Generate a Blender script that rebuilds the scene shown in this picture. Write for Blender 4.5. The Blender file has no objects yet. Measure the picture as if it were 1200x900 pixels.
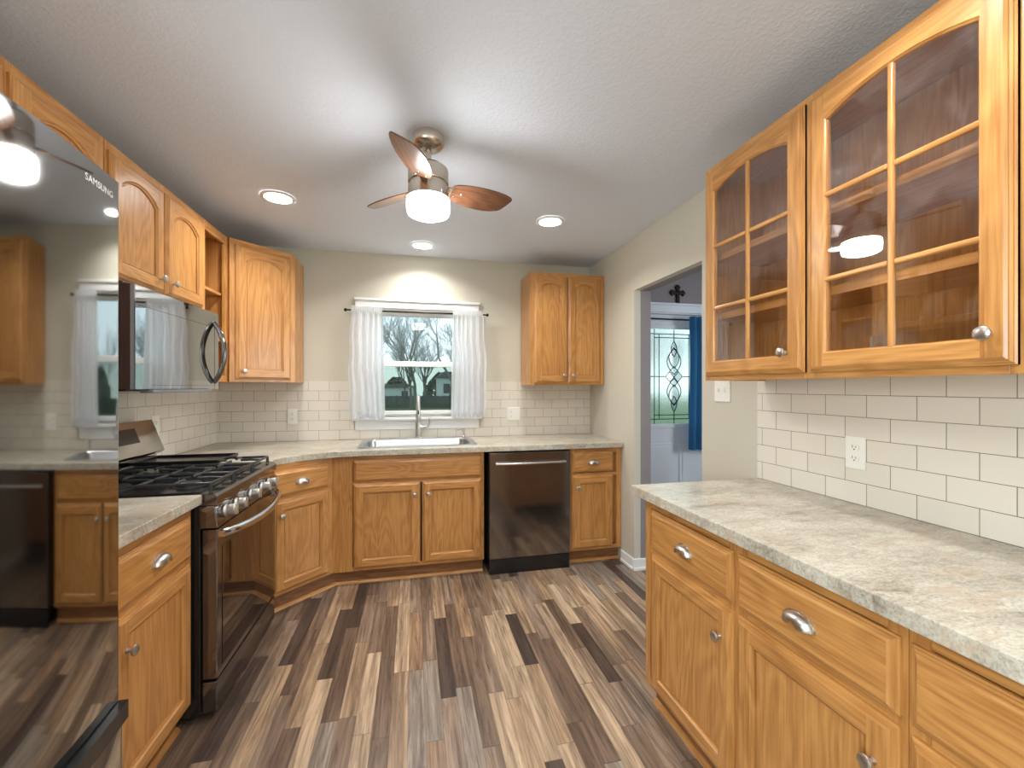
import bpy, bmesh, math, random
from mathutils import Vector, Matrix
PI = math.pi
R = math.radians
S = bpy.context.scene
C = S.collection

# ---------------------------------------------------------------- camera, world, exposure
F_PX, CY, YAW, EYE = 501.2, 453.84, 0.2253, 1.3365
cam_d = bpy.data.cameras.new('camera')
cam = bpy.data.objects.new('camera', cam_d); C.objects.link(cam); S.camera = cam
cam_d.sensor_fit = 'HORIZONTAL'; cam_d.sensor_width = 36.0
cam_d.lens = 36.0 * F_PX / 1200.0
cam_d.shift_y = (CY - 450.0) / 1200.0
cam_d.clip_start = 0.05; cam_d.clip_end = 300
cam.location = (0, 0, EYE)
cam.rotation_euler = (R(90), 0, -YAW)

S.view_settings.view_transform = 'Standard'
S.view_settings.look = 'None'
S.view_settings.gamma = 1.0
S.view_settings.use_curve_mapping = False
S.view_settings.exposure = 1.34

LAMP_E = 28.0          # glow of the fan's glass drum
CAN_W = 3.2           # each recessed can light
SKY = 1.0

w = bpy.data.worlds.new('overcast_sky'); S.world = w; w.use_nodes = True
nt = w.node_tree; nt.nodes.clear()
out = nt.nodes.new('ShaderNodeOutputWorld'); bg = nt.nodes.new('ShaderNodeBackground')
tc = nt.nodes.new('ShaderNodeTexCoord'); sp = nt.nodes.new('ShaderNodeSeparateXYZ')
rp = nt.nodes.new('ShaderNodeValToRGB')
rp.color_ramp.elements[0].position = 0.0; rp.color_ramp.elements[0].color = (0.62, 0.72, 0.76, 1)
rp.color_ramp.elements[1].position = 0.5; rp.color_ramp.elements[1].color = (0.50, 0.66, 0.80, 1)
nt.links.new(tc.outputs['Generated'], sp.inputs[0]); nt.links.new(sp.outputs['Z'], rp.inputs[0])
nt.links.new(rp.outputs[0], bg.inputs[0]); bg.inputs[1].default_value = SKY
nt.links.new(bg.outputs[0], out.inputs[0])

def lamp(name, kind, loc, power, color=(1, 1, 1), size=0.1, rot=(0, 0, 0), spread=None, shape='DISK', size_y=None):
    d = bpy.data.lights.new(name, kind); d.energy = power; d.color = color
    if kind == 'AREA':
        d.shape = shape; d.size = size
        if size_y: d.size_y = size_y
        if spread: d.spread = spread
    elif kind == 'POINT': d.shadow_soft_size = size
    o = bpy.data.objects.new(name, d); o.location = loc; o.rotation_euler = rot
    C.objects.link(o); return o

# added fill lamps at invented windows out of view (both side walls behind the viewer, side wall of the hall)
lamp('left_added_fill', 'AREA', (-1.60, -1.05, 1.50), 34, (.88, .94, 1.0), 1.0, (0, R(-90), 0), None, 'RECTANGLE', 1.15)
lamp('right_added_fill', 'AREA', (1.80, -1.05, 1.50), 34, (.88, .94, 1.0), 1.0, (0, R(90), 0), None, 'RECTANGLE', 1.15)
lamp('hall_added_fill', 'AREA', (4.12, 1.60, 1.55), 24, (.90, .93, 1.0), 1.4, (0, R(90), 0), None, 'RECTANGLE', 1.2)

# ---------------------------------------------------------------- materials
def nodes(name):
    m = bpy.data.materials.new(name); m.use_nodes = True
    n = m.node_tree.nodes; l = m.node_tree.links; n.clear()
    o = n.new('ShaderNodeOutputMaterial'); b = n.new('ShaderNodeBsdfPrincipled')
    l.new(b.outputs[0], o.inputs[0])
    return m, n, l, b, o
def srgb(r, g, b):
    f = lambda c: (c/255/12.92) if c/255 <= .04045 else ((c/255+.055)/1.055)**2.4
    return (f(r), f(g), f(b), 1)
def plain(name, col, rough=.5, metal=0.0, coat=0.0, spec=None, noise=0.0, nscale=40, bump=0.0):
    m, n, l, b, o = nodes(name)
    b.inputs['Base Color'].default_value = col; b.inputs['Roughness'].default_value = rough
    b.inputs['Metallic'].default_value = metal; b.inputs['Coat Weight'].default_value = coat
    if spec is not None: b.inputs['Specular IOR Level'].default_value = spec
    t = n.new('ShaderNodeTexCoord'); z = n.new('ShaderNodeTexNoise'); z.inputs['Scale'].default_value = nscale
    z.inputs['Detail'].default_value = 4
    l.new(t.outputs['Object'], z.inputs['Vector'])
    if noise:
        x = n.new('ShaderNodeMixRGB'); x.blend_type = 'MULTIPLY'; x.inputs[0].default_value = noise
        x.inputs[1].default_value = col; l.new(z.outputs['Fac'], x.inputs[2]); l.new(x.outputs[0], b.inputs['Base Color'])
    if bump:
        p = n.new('ShaderNodeBump'); p.inputs['Strength'].default_value = bump; p.inputs['Distance'].default_value = .002
        l.new(z.outputs['Fac'], p.inputs['Height']); l.new(p.outputs[0], b.inputs['Normal'])
    return m
def emit(name, col, s):
    m, n, l, b, o = nodes(name)
    b.inputs['Base Color'].default_value = col
    b.inputs['Emission Color'].default_value = col; b.inputs['Emission Strength'].default_value = s
    return m

def math_node(n, l, op, a, b=None, c=None):
    x = n.new('ShaderNodeMath'); x.operation = op
    for i, v in enumerate((a, b, c)):
        if v is None: continue
        if isinstance(v, (int, float)): x.inputs[i].default_value = v
        else: l.new(v, x.inputs[i])
    return x.outputs[0]

def oak(name, axis, light=(204, 148, 84), dark=(160, 104, 50), rough=.34):
    """honey oak; the grain runs along the given object axis"""
    m, n, l, b, o = nodes(name)
    t = n.new('ShaderNodeTexCoord'); oi = n.new('ShaderNodeObjectInfo')
    off = n.new('ShaderNodeCombineXYZ')
    rr = math_node(n, l, 'MULTIPLY', oi.outputs['Random'], 13.0)
    for i in range(3): l.new(rr, off.inputs[i])
    add = n.new('ShaderNodeVectorMath'); add.operation = 'ADD'
    l.new(t.outputs['Object'], add.inputs[0]); l.new(off.outputs[0], add.inputs[1])
    def mp(s_across, s_along):
        q = n.new('ShaderNodeMapping'); l.new(add.outputs[0], q.inputs['Vector'])
        sc = [s_across]*3; sc[axis] = s_along; q.inputs['Scale'].default_value = sc
        return q.outputs[0]
    n1 = n.new('ShaderNodeTexNoise'); n1.inputs['Scale'].default_value = 1; n1.inputs['Detail'].default_value = 2
    n1.inputs['Distortion'].default_value = .3
    l.new(mp(6, 1.1), n1.inputs['Vector'])
    ring = math_node(n, l, 'SINE', math_node(n, l, 'MULTIPLY', n1.outputs['Fac'], 85.0))
    ring = math_node(n, l, 'MULTIPLY_ADD', ring, .5, .5)
    n2 = n.new('ShaderNodeTexNoise'); n2.inputs['Scale'].default_value = 1; n2.inputs['Detail'].default_value = 5
    l.new(mp(150, 5), n2.inputs['Vector'])
    n3 = n.new('ShaderNodeTexNoise'); n3.inputs['Scale'].default_value = 1; n3.inputs['Detail'].default_value = 2
    l.new(mp(5, .8), n3.inputs['Vector'])
    a = math_node(n, l, 'MULTIPLY', ring, .17)
    a = math_node(n, l, 'MULTIPLY_ADD', n2.outputs['Fac'], .75, a)
    a = math_node(n, l, 'MULTIPLY_ADD', n3.outputs['Fac'], .35, a)
    r = n.new('ShaderNodeValToRGB'); e = r.color_ramp.elements
    e[0].position = .36; e[0].color = srgb(*dark); e[1].position = .80; e[1].color = srgb(*light)
    l.new(a, r.inputs[0]); l.new(r.outputs[0], b.inputs['Base Color'])
    b.inputs['Roughness'].default_value = rough; b.inputs['Coat Weight'].default_value = .25
    b.inputs['Coat Roughness'].default_value = .22
    p = n.new('ShaderNodeBump'); p.inputs['Strength'].default_value = .12; p.inputs['Distance'].default_value = .001
    l.new(n2.outputs['Fac'], p.inputs['Height']); l.new(p.outputs[0], b.inputs['Normal'])
    return m

def tile_mat(name, ax, x0, z0):
    """3x6 inch white subway tile in running bond; ax = horizontal world axis"""
    m, n, l, b, o = nodes(name)
    g = n.new('ShaderNodeNewGeometry'); s = n.new('ShaderNodeSeparateXYZ'); l.new(g.outputs['Position'], s.inputs[0])
    c = n.new('ShaderNodeCombineXYZ')
    l.new(math_node(n, l, 'SUBTRACT', s.outputs[ax], x0), c.inputs[0])
    l.new(math_node(n, l, 'SUBTRACT', s.outputs[2], z0), c.inputs[1])
    br = n.new('ShaderNodeTexBrick'); l.new(c.outputs[0], br.inputs['Vector'])
    br.inputs['Scale'].default_value = 1; br.inputs['Brick Width'].default_value = .1547
    br.inputs['Row Height'].default_value = .0785; br.inputs['Mortar Size'].default_value = .0011
    br.inputs['Mortar Smooth'].default_value = .1
    br.inputs['Color1'].default_value = srgb(226, 219, 207); br.inputs['Color2'].default_value = srgb(221, 214, 201)
    br.inputs['Mortar'].default_value = srgb(132, 118, 100)
    l.new(br.outputs['Color'], b.inputs['Base Color'])
    b.inputs['Roughness'].default_value = .22
    b.inputs['Specular IOR Level'].default_value = .4
    br2 = n.new('ShaderNodeTexBrick'); l.new(c.outputs[0], br2.inputs['Vector'])
    br2.inputs['Scale'].default_value = 1; br2.inputs['Brick Width'].default_value = .1547  # last three cans are added out of view as fill light
    br2.inputs['Row Height'].default_value = .0785; br2.inputs['Mortar Size'].default_value = .004
    br2.inputs['Mortar Smooth'].default_value = 1.0
    p = n.new('ShaderNodeBump'); p.inputs['Strength'].default_value = .5; p.inputs['Distance'].default_value = .001; p.invert = True
    l.new(br2.outputs['Fac'], p.inputs['Height']); l.new(p.outputs[0], b.inputs['Normal'])
    return m

def laminate():
    m, n, l, b, o = nodes('stone_laminate')
    t = n.new('ShaderNodeNewGeometry')
    def mp(s):
        q = n.new('ShaderNodeMapping'); l.new(t.outputs['Position'], q.inputs['Vector']); q.inputs['Scale'].default_value = s
        q.inputs['Rotation'].default_value = (0, 0, .25); return q.outputs[0]
    def nz(v, det, dist=0, rough=.6):
        z = n.new('ShaderNodeTexNoise'); z.inputs['Scale'].default_value = 1; z.inputs['Detail'].default_value = det
        z.inputs['Distortion'].default_value = dist; z.inputs['Roughness'].default_value = rough; l.new(v, z.inputs['Vector']); return z.outputs['Fac']
    big = nz(mp((4.5, 9.0, 7)), 4, .8)
    mid = nz(mp((16, 34, 25)), 7, 1.2, .72)
    fine = nz(mp((110, 170, 130)), 4, 0, .7)
    r1 = n.new('ShaderNodeValToRGB'); e = r1.color_ramp.elements
    e[0].position = .34; e[0].color = srgb(132, 120, 104); e[1].position = .60; e[1].color = srgb(210, 205, 190)
    x = e.new(.47); x.color = srgb(184, 177, 162)
    mixv = math_node(n, l, 'MULTIPLY_ADD', big, .45, math_node(n, l, 'MULTIPLY', mid, .55)); l.new(mixv, r1.inputs[0])
    r2 = n.new('ShaderNodeValToRGB'); e = r2.color_ramp.elements
    e[0].position = .36; e[0].color = (.42, .38, .34, 1); e[1].position = .52; e[1].color = (1, 1, 1, 1)
    l.new(fine, r2.inputs[0])
    x = n.new('ShaderNodeMixRGB'); x.blend_type = 'MULTIPLY'; x.inputs[0].default_value = .55
    l.new(r1.outputs[0], x.inputs[1]); l.new(r2.outputs[0], x.inputs[2])
    r3 = n.new('ShaderNodeValToRGB'); e = r3.color_ramp.elements
    e[0].position = .54; e[0].color = (0, 0, 0, 1); e[1].position = .66; e[1].color = (1, 1, 1, 1)
    l.new(nz(mp((5, 9, 7)), 5, 1.5), r3.inputs[0])
    y = n.new('ShaderNodeMixRGB'); y.inputs[2].default_value = srgb(190, 166, 140)
    l.new(math_node(n, l, 'MULTIPLY', r3.outputs[0], .6), y.inputs[0]); l.new(x.outputs[0], y.inputs[1])
    l.new(y.outputs[0], b.inputs['Base Color'])
    b.inputs['Roughness'].default_value = .28
    return m

def floor_mat():
    """vinyl plank printed with narrow mixed strips running along Y"""
    m, n, l, b, o = nodes('mixed_plank_floor')
    g = n.new('ShaderNodeNewGeometry'); s = n.new('ShaderNodeSeparateXYZ'); l.new(g.outputs['Position'], s.inputs[0])
    W, L = .068, .62
    u = math_node(n, l, 'DIVIDE', math_node(n, l, 'ADD', s.outputs[0], 10.02), W)
    row = math_node(n, l, 'FLOOR', u)
    wn = n.new('ShaderNodeTexWhiteNoise'); wn.noise_dimensions = '1D'; l.new(row, wn.inputs['W'])
    off = math_node(n, l, 'MULTIPLY', wn.outputs['Value'], 7.3)
    lenf = math_node(n, l, 'MULTIPLY_ADD', wn.outputs['Value'], .5, .75)
    v = math_node(n, l, 'ADD', math_node(n, l, 'DIVIDE', math_node(n, l, 'ADD', s.outputs[1], 20), math_node(n, l, 'MULTIPLY', lenf, L)), off)
    col = math_node(n, l, 'FLOOR', v)
    cc = n.new('ShaderNodeCombineXYZ'); l.new(row, cc.inputs[0]); l.new(col, cc.inputs[1])
    w2 = n.new('ShaderNodeTexWhiteNoise'); w2.noise_dimensions = '2D'; l.new(cc.outputs[0], w2.inputs['Vector'])
    r = n.new('ShaderNodeValToRGB'); r.color_ramp.interpolation = 'CONSTANT'; e = r.color_ramp.elements
    cols = [(0, (80, 67, 60)), (.13, (126, 107, 92)), (.27, (164, 140, 115)), (.43, (142, 123, 107)), (.56, (180, 158, 133)),
            (.68, (112, 93, 79)), (.79, (158, 131, 105)), (.91, (144, 133, 122))]
    e[0].position = 0; e[0].color = srgb(*cols[0][1]); e[1].position = cols[1][0]; e[1].color = srgb(*cols[1][1])
    for p_, c_ in cols[2:]:
        k = e.new(p_); k.color = srgb(*c_)
    l.new(w2.outputs['Value'], r.inputs[0])
    # grain
    sh = n.new('ShaderNodeCombineXYZ')
    l.new(math_node(n, l, 'MULTIPLY', s.outputs[0], 48), sh.inputs[0])
    l.new(math_node(n, l, 'MULTIPLY_ADD', s.outputs[1], 2.6, math_node(n, l, 'MULTIPLY', w2.outputs['Value'], 50)), sh.inputs[1])
    gz = n.new('ShaderNodeTexNoise'); gz.inputs['Scale'].default_value = 1; gz.inputs['Detail'].default_value = 6; gz.inputs['Distortion'].default_value = 1.5
    gz.inputs['Roughness'].default_value = .65
    l.new(sh.outputs[0], gz.inputs['Vector'])
    gr = n.new('ShaderNodeValToRGB'); e = gr.color_ramp.elements
    e[0].position = .32; e[0].color = (.34, .30, .28, 1); e[1].position = .60; e[1].color = (1.15, 1.13, 1.10, 1)
    l.new(gz.outputs['Fac'], gr.inputs[0])
    mx = n.new('ShaderNodeMixRGB'); mx.blend_type = 'MULTIPLY'; mx.inputs[0].default_value = .85
    l.new(r.outputs[0], mx.inputs[1]); l.new(gr.outputs[0], mx.inputs[2])
    sh2 = n.new('ShaderNodeCombineXYZ')
    l.new(math_node(n, l, 'MULTIPLY', s.outputs[0], 26), sh2.inputs[0])
    l.new(math_node(n, l, 'MULTIPLY_ADD', s.outputs[1], 1.3, math_node(n, l, 'MULTIPLY', w2.outputs['Value'], 90)), sh2.inputs[1])
    g2 = n.new('ShaderNodeTexNoise'); g2.inputs['Scale'].default_value = 1; g2.inputs['Detail'].default_value = 3; g2.inputs['Distortion'].default_value = .8
    l.new(sh2.outputs[0], g2.inputs['Vector'])
    r4 = n.new('ShaderNodeValToRGB'); e = r4.color_ramp.elements
    e[0].position = .36; e[0].color = (.52, .47, .44, 1); e[1].position = .64; e[1].color = (1.32, 1.30, 1.26, 1)
    l.new(g2.outputs['Fac'], r4.inputs[0])
    m4 = n.new('ShaderNodeMixRGB'); m4.blend_type = 'MULTIPLY'; m4.inputs[0].default_value = .62
    l.new(mx.outputs[0], m4.inputs[1]); l.new(r4.outputs[0], m4.inputs[2]); mx = m4
    # seams
    fu = math_node(n, l, 'FRACT', u); fv = math_node(n, l, 'FRACT', v)
    s1 = math_node(n, l, 'LESS_THAN', fu, .018); s2 = math_node(n, l, 'LESS_THAN', fv, .005)
    sm = math_node(n, l, 'MAXIMUM', s1, s2)
    m2 = n.new('ShaderNodeMixRGB'); m2.inputs[2].default_value = srgb(60, 50, 42)
    l.new(math_node(n, l, 'MULTIPLY', sm, .6), m2.inputs[0]); l.new(mx.outputs[0], m2.inputs[1])
    l.new(m2.outputs[0], b.inputs['Base Color'])
    b.inputs['Roughness'].default_value = .36
    p = n.new('ShaderNodeBump'); p.inputs['Strength'].default_value = .15; p.inputs['Distance'].default_value = .001
    l.new(gz.outputs['Fac'], p.inputs['Height']); l.new(p.outputs[0], b.inputs['Normal'])
    return m

def ceiling_mat():
    m, n, l, b, o = nodes('textured_white_ceiling')
    b.inputs['Base Color'].default_value = srgb(222, 229, 240); b.inputs['Roughness'].default_value = .8
    g = n.new('ShaderNodeNewGeometry'); z = n.new('ShaderNodeTexNoise'); z.inputs['Scale'].default_value = 75; z.inputs['Detail'].default_value = 5
    l.new(g.outputs['Position'], z.inputs['Vector'])
    r = n.new('ShaderNodeValToRGB'); r.color_ramp.elements[0].position = .45; r.color_ramp.elements[1].position = .6
    l.new(z.outputs['Fac'], r.inputs[0])
    p = n.new('ShaderNodeBump'); p.inputs['Strength'].default_value = .2; p.inputs['Distance'].default_value = .004
    l.new(r.outputs[0], p.inputs['Height']); l.new(p.outputs[0], b.inputs['Normal'])
    return m

def glass_mat(name, tint=(1, 1, 1, 1), rough=0.0, bump=0.0, bscale=30, base_refl=.08, dirt=0.0, fres=.8):
    """thin pane: mostly transparent with a Fresnel mirror"""
    m = bpy.data.materials.new(name); m.use_nodes = True
    n = m.node_tree.nodes; l = m.node_tree.links; n.clear()
    o = n.new('ShaderNodeOutputMaterial')
    tr = n.new('ShaderNodeBsdfTransparent'); tr.inputs[0].default_value = tint
    gl = n.new('ShaderNodeBsdfGlossy'); gl.inputs['Roughness'].default_value = rough
    fr = n.new('ShaderNodeLayerWeight'); fr.inputs['Blend'].default_value = .35
    gb = n.new('ShaderNodeNewGeometry')
    f = math_node(n, l, 'MULTIPLY_ADD', fr.outputs['Fresnel'], fres, base_refl)
    f = math_node(n, l, 'MULTIPLY', f, math_node(n, l, 'SUBTRACT', 1.0, gb.outputs['Backfacing']))
    mx = n.new('ShaderNodeMixShader'); l.new(f, mx.inputs[0]); l.new(tr.outputs[0], mx.inputs[1]); l.new(gl.outputs[0], mx.inputs[2])
    res = mx.outputs[0]
    if bump:
        g = n.new('ShaderNodeNewGeometry'); z = n.new('ShaderNodeTexNoise'); z.inputs['Scale'].default_value = bscale
        l.new(g.outputs['Position'], z.inputs['Vector'])
        p = n.new('ShaderNodeBump'); p.inputs['Strength'].default_value = bump; p.inputs['Distance'].default_value = .005
        l.new(z.outputs['Fac'], p.inputs['Height']); l.new(p.outputs[0], gl.inputs['Normal'])
    if dirt:
        g = n.new('ShaderNodeTexCoord'); z = n.new('ShaderNodeTexNoise'); z.inputs['Scale'].default_value = 7; z.inputs['Detail'].default_value = 6
        z.inputs['Distortion'].default_value = 1.5
        l.new(g.outputs['Object'], z.inputs['Vector'])
        r = n.new('ShaderNodeValToRGB'); r.color_ramp.elements[0].position = .45; r.color_ramp.elements[1].position = .8
        l.new(z.outputs['Fac'], r.inputs[0])
        df = n.new('ShaderNodeBsdfDiffuse'); df.inputs[0].default_value = (.7, .68, .66, 1)
        m2 = n.new('ShaderNodeMixShader'); l.new(math_node(n, l, 'MULTIPLY', r.outputs[0], dirt), m2.inputs[0])
        l.new(res, m2.inputs[1]); l.new(df.outputs[0], m2.inputs[2]); res = m2.outputs[0]
    l.new(res, o.inputs[0])
    return m

def cloth_mat(name, col, see=.25, trans=.5):
    m = bpy.data.materials.new(name); m.use_nodes = True
    n = m.node_tree.nodes; l = m.node_tree.links; n.clear()
    o = n.new('ShaderNodeOutputMaterial')
    d = n.new('ShaderNodeBsdfDiffuse'); d.inputs[0].default_value = col
    t = n.new('ShaderNodeBsdfTranslucent'); t.inputs[0].default_value = col
    tp = n.new('ShaderNodeBsdfTransparent')
    g = n.new('ShaderNodeTexCoord'); z = n.new('ShaderNodeTexNoise'); z.inputs['Scale'].default_value = 300
    l.new(g.outputs['Object'], z.inputs['Vector'])
    a = n.new('ShaderNodeMixShader'); a.inputs[0].default_value = trans
    l.new(d.outputs[0], a.inputs[1]); l.new(t.outputs[0], a.inputs[2])
    b = n.new('ShaderNodeMixShader')
    l.new(math_node(n, l, 'MULTIPLY', z.outputs['Fac'], see*2), b.inputs[0])
    l.new(a.outputs[0], b.inputs[1]); l.new(tp.outputs[0], b.inputs[2]); l.new(b.outputs[0], o.inputs[0])
    return m

M = {}
M['oak_v'] = oak('oak_vertical_grain', 2)
M['oak_h'] = oak('oak_horizontal_grain', 0)
M['oak_toe'] = oak('dark_shaded_oak_plinth', 0, (150, 102, 62), (106, 66, 38), .5)  # dark plinth oak, with part of the recess shade mixed into its colour
M['tile_back'] = tile_mat('white_subway_tile_back', 0, -1.1996 + .07735, .9153)
M['tile_right'] = tile_mat('white_subway_tile_right', 1, 1.5011 + .07735, .9153)
M['tile_left'] = tile_mat('white_subway_tile_left', 1, 1.46, .9153)
M['laminate'] = laminate()
M['floor'] = floor_mat()
M['ceiling'] = ceiling_mat()
M['wall'] = plain('greige_wall_paint', srgb(204, 199, 183), .6, noise=.04, nscale=3)
M['hall_wall'] = plain('mauve_grey_wall_paint', srgb(142, 132, 134), .6)
M['white'] = plain('white_trim_paint', srgb(236, 236, 234), .35)
M['door_white'] = plain('white_door_paint', srgb(226, 228, 234), .4)
M['plastic'] = plain('white_outlet_plastic', srgb(238, 236, 228), .3)
M['slot'] = plain('dark_slot', srgb(40, 36, 32), .6)
M['nickel'] = plain('brushed_nickel', (.60, .58, .55, 1), .30, 1.0)
M['fan_nickel'] = plain('warm_brushed_nickel', (.56, .49, .41, 1), .26, 1.0)
M['steel'] = plain('stainless_steel', (.52, .53, .54, 1), .28, 1.0)
M['chrome'] = plain('polished_handle', (.66, .68, .72, 1), .12, 1.0)
M['black_steel'] = plain('black_stainless', (.20, .185, .175, 1), .10, .92)
M['fridge'] = plain('grey_stainless_mirror', (.37, .37, .365, 1), .045, 1.0)
M['mirror_glass'] = plain('microwave_mirror_glass', (.42, .43, .43, 1), .03, 1.0)
M['backguard'] = plain('backguard_steel', (.40, .38, .35, 1), .10, 1.0)
M['oven_glass'] = plain('dark_oven_glass', (.15, .12, .10, 1), .03, .9)
M['brown_side'] = plain('dark_brown_case', srgb(52, 32, 26), .6)
M['black'] = plain('black_enamel', (.012, .012, .013, 1), .18)
M['black_matte'] = plain('black_matte', (.010, .010, .010, 1), .6)
M['iron'] = plain('cast_iron', (.035, .037, .040, 1), .32, .2, bump=.2, nscale=200)
M['grey_plastic'] = plain('grey_vent_plastic', srgb(120, 124, 128), .4)
M['walnut'] = oak('walnut_fan_blade', 0, (116, 78, 54), (72, 46, 32), .34)
M['lampglass'] = emit('lit_frosted_glass', (1, .985, .96, 1), LAMP_E)
M['canglow'] = emit('recessed_light_lens', (1.0, .97, .92, 1), 7.0)
M['pane'] = glass_mat('window_pane', (.93, .96, .95, 1), 0, 0, 30, 0, fres=.25)
M['cab_pane'] = glass_mat('cabinet_pane', (.95, .93, .91, 1), .0, 0, 30, .15, dirt=.05)
m_, n_, l_, b_, o_ = nodes('textured_door_glass'); M['leaded'] = m_
b_.inputs['Base Color'].default_value = (.74, .85, .79, 1); b_.inputs['Transmission Weight'].default_value = 1; b_.inputs['Roughness'].default_value = .16; b_.inputs['IOR'].default_value = 1.3
g_ = n_.new('ShaderNodeNewGeometry'); z_ = n_.new('ShaderNodeTexNoise'); z_.inputs['Scale'].default_value = 55; l_.new(g_.outputs['Position'], z_.inputs['Vector'])
p_ = n_.new('ShaderNodeBump'); p_.inputs['Strength'].default_value = .35; p_.inputs['Distance'].default_value = .003; l_.new(z_.outputs['Fac'], p_.inputs['Height']); l_.new(p_.outputs[0], b_.inputs['Normal'])
M['bevel_glass'] = glass_mat('bevelled_clear_glass', (.95, .97, .96, 1), .05, .5, 90, .35)
M['screen'] = glass_mat('insect_screen', (.66, .70, .66, 1), .6, 0, 30, 0.0)
M['came'] = plain('dark_lead_came', srgb(52, 52, 50), .4, .6)
M['sheer'] = cloth_mat('white_sheer_cotton', (.90, .91, .93, 1), .13, .5)
M['blue_cloth'] = cloth_mat('blue_curtain_cloth', srgb(72, 128, 172), .0, .45)
M['bronze'] = plain('dark_bronze', srgb(48, 40, 36), .35, .7)
M['letters'] = plain('silver_letters', (.75, .76, .78, 1), .3, .3)
M['grass'] = plain('winter_grass', srgb(112, 128, 84), .9, noise=.5, nscale=.8)
M['fence'] = plain('weathered_green_fence', srgb(74, 86, 78), .8, noise=.4, nscale=2)
M['bark'] = plain('grey_bark', srgb(132, 126, 116), .9, noise=.3, nscale=6)
M['twig'] = plain('grey_brown_twigs', srgb(150, 148, 142), .9)
M['evergreen'] = plain('dark_evergreen', srgb(86, 100, 82), .9, noise=.5, nscale=5)
M['siding'] = plain('white_siding', srgb(225, 228, 230), .7)
M['roof'] = plain('grey_roof', srgb(110, 112, 112), .8)
M['house_window'] = plain('dark_house_window', srgb(70, 78, 84), .2)

# ---------------------------------------------------------------- mesh helper
class MB:
    def __init__(s): s.bm = bmesh.new()
    def faces(s, pts, fs, mat=0, smooth=False):
        vs = [s.bm.verts.new(p) for p in pts]
        for f in fs:
            try:
                q = s.bm.faces.new([vs[i] for i in f]); q.material_index = mat; q.smooth = smooth
            except ValueError: pass
        return vs
    def box(s, x0, x1, y0, y1, z0, z1, mat=0):
        P = [(x0,y0,z0),(x1,y0,z0),(x1,y1,z0),(x0,y1,z0),(x0,y0,z1),(x1,y0,z1),(x1,y1,z1),(x0,y1,z1)]
        s.faces(P, [(0,3,2,1),(4,5,6,7),(0,1,5,4),(1,2,6,5),(2,3,7,6),(3,0,4,7)], mat)
    def prism(s, poly, z0, z1, mat=0, axis=2):
        """poly in the two other axes, extruded along axis"""
        n = len(poly)
        def P(a, b, h):
            return {2: (a, b, h), 1: (a, h, b), 0: (h, a, b)}[axis]
        pts = [P(a, b, z0) for a, b in poly] + [P(a, b, z1) for a, b in poly]
        fs = [tuple(range(n))[::-1], tuple(range(n, 2*n))] + [(i, (i+1) % n, n+(i+1) % n, n+i) for i in range(n)]
        s.faces(pts, fs, mat)
    def lathe(s, prof, c=(0,0,0), d=(0,0,1), seg=24, mat=0, smooth=True):
        """prof = [(radius, height)] around axis d through c"""
        d = Vector(d).normalized(); q = d.to_track_quat('Z', 'Y'); c = Vector(c)
        rings = []
        for r, h in prof:
            rings.append([s.bm.verts.new(c + q @ Vector((r*math.cos(2*PI*i/seg), r*math.sin(2*PI*i/seg), h))) for i in range(seg)])
        for a, b in zip(rings, rings[1:]):
            for i in range(seg):
                f = s.bm.faces.new((a[i], a[(i+1) % seg], b[(i+1) % seg], b[i])); f.material_index = mat; f.smooth = smooth
        for ring, rev in ((rings[0], True), (rings[-1], False)):
            f = s.bm.faces.new(ring[::-1] if rev else ring); f.material_index = mat
    def tube(s, path, r, seg=10, mat=0, closed=False, flat=None):
        path = [Vector(p) for p in path]; n = len(path); rings = []
        up = None
        for i, p in enumerate(path):
            a = path[(i-1) % n] if (i or closed) else p; b = path[(i+1) % n] if (i < n-1 or closed) else p
            t = (b - a).normalized()
            if up is None:
                up = Vector((0,0,1)) if abs(t.z) < .9 else Vector((1,0,0))
            u = (up - t*up.dot(t)).normalized(); up = u; v = t.cross(u)
            rr = r[i] if isinstance(r, (list, tuple)) else r
            fx = flat if flat else 1
            rings.append([s.bm.verts.new(p + (u*math.cos(2*PI*k/seg)*fx + v*math.sin(2*PI*k/seg))*rr) for k in range(seg)])
        m_ = n if closed else n-1
        for i in range(m_):
            a, b = rings[i], rings[(i+1) % n]
            for k in range(seg):
                f = s.bm.faces.new((a[k], a[(k+1) % seg], b[(k+1) % seg], b[k])); f.material_index = mat; f.smooth = True
        if not closed:
            f = s.bm.faces.new(rings[0][::-1]); f.material_index = mat
            f = s.bm.faces.new(rings[-1]); f.material_index = mat
    def build(s, name, mats, parent=None, loc=(0,0,0), rot=0, bevel=0, bseg=2, smooth=False, mtx=None):
        me = bpy.data.meshes.new(name)
        bmesh.ops.recalc_face_normals(s.bm, faces=s.bm.faces)
        s.bm.to_mesh(me); s.bm.free()
        if any(p.use_smooth for p in me.polygons): me.set_sharp_from_angle(angle=R(34))
        for m in (mats if isinstance(mats, (list, tuple)) else [mats]): me.materials.append(m)
        o = bpy.data.objects.new(name, me); C.objects.link(o)
        if mtx is not None: o.matrix_local = mtx
        else: o.location = loc; o.rotation_euler = (0, 0, rot)
        if parent: o.parent = parent
        if bevel:
            b = o.modifiers.new('bevel', 'BEVEL'); b.width = bevel; b.segments = bseg; b.limit_method = 'ANGLE'; b.angle_limit = R(40)
            b.harden_normals = False
        return o

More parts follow.
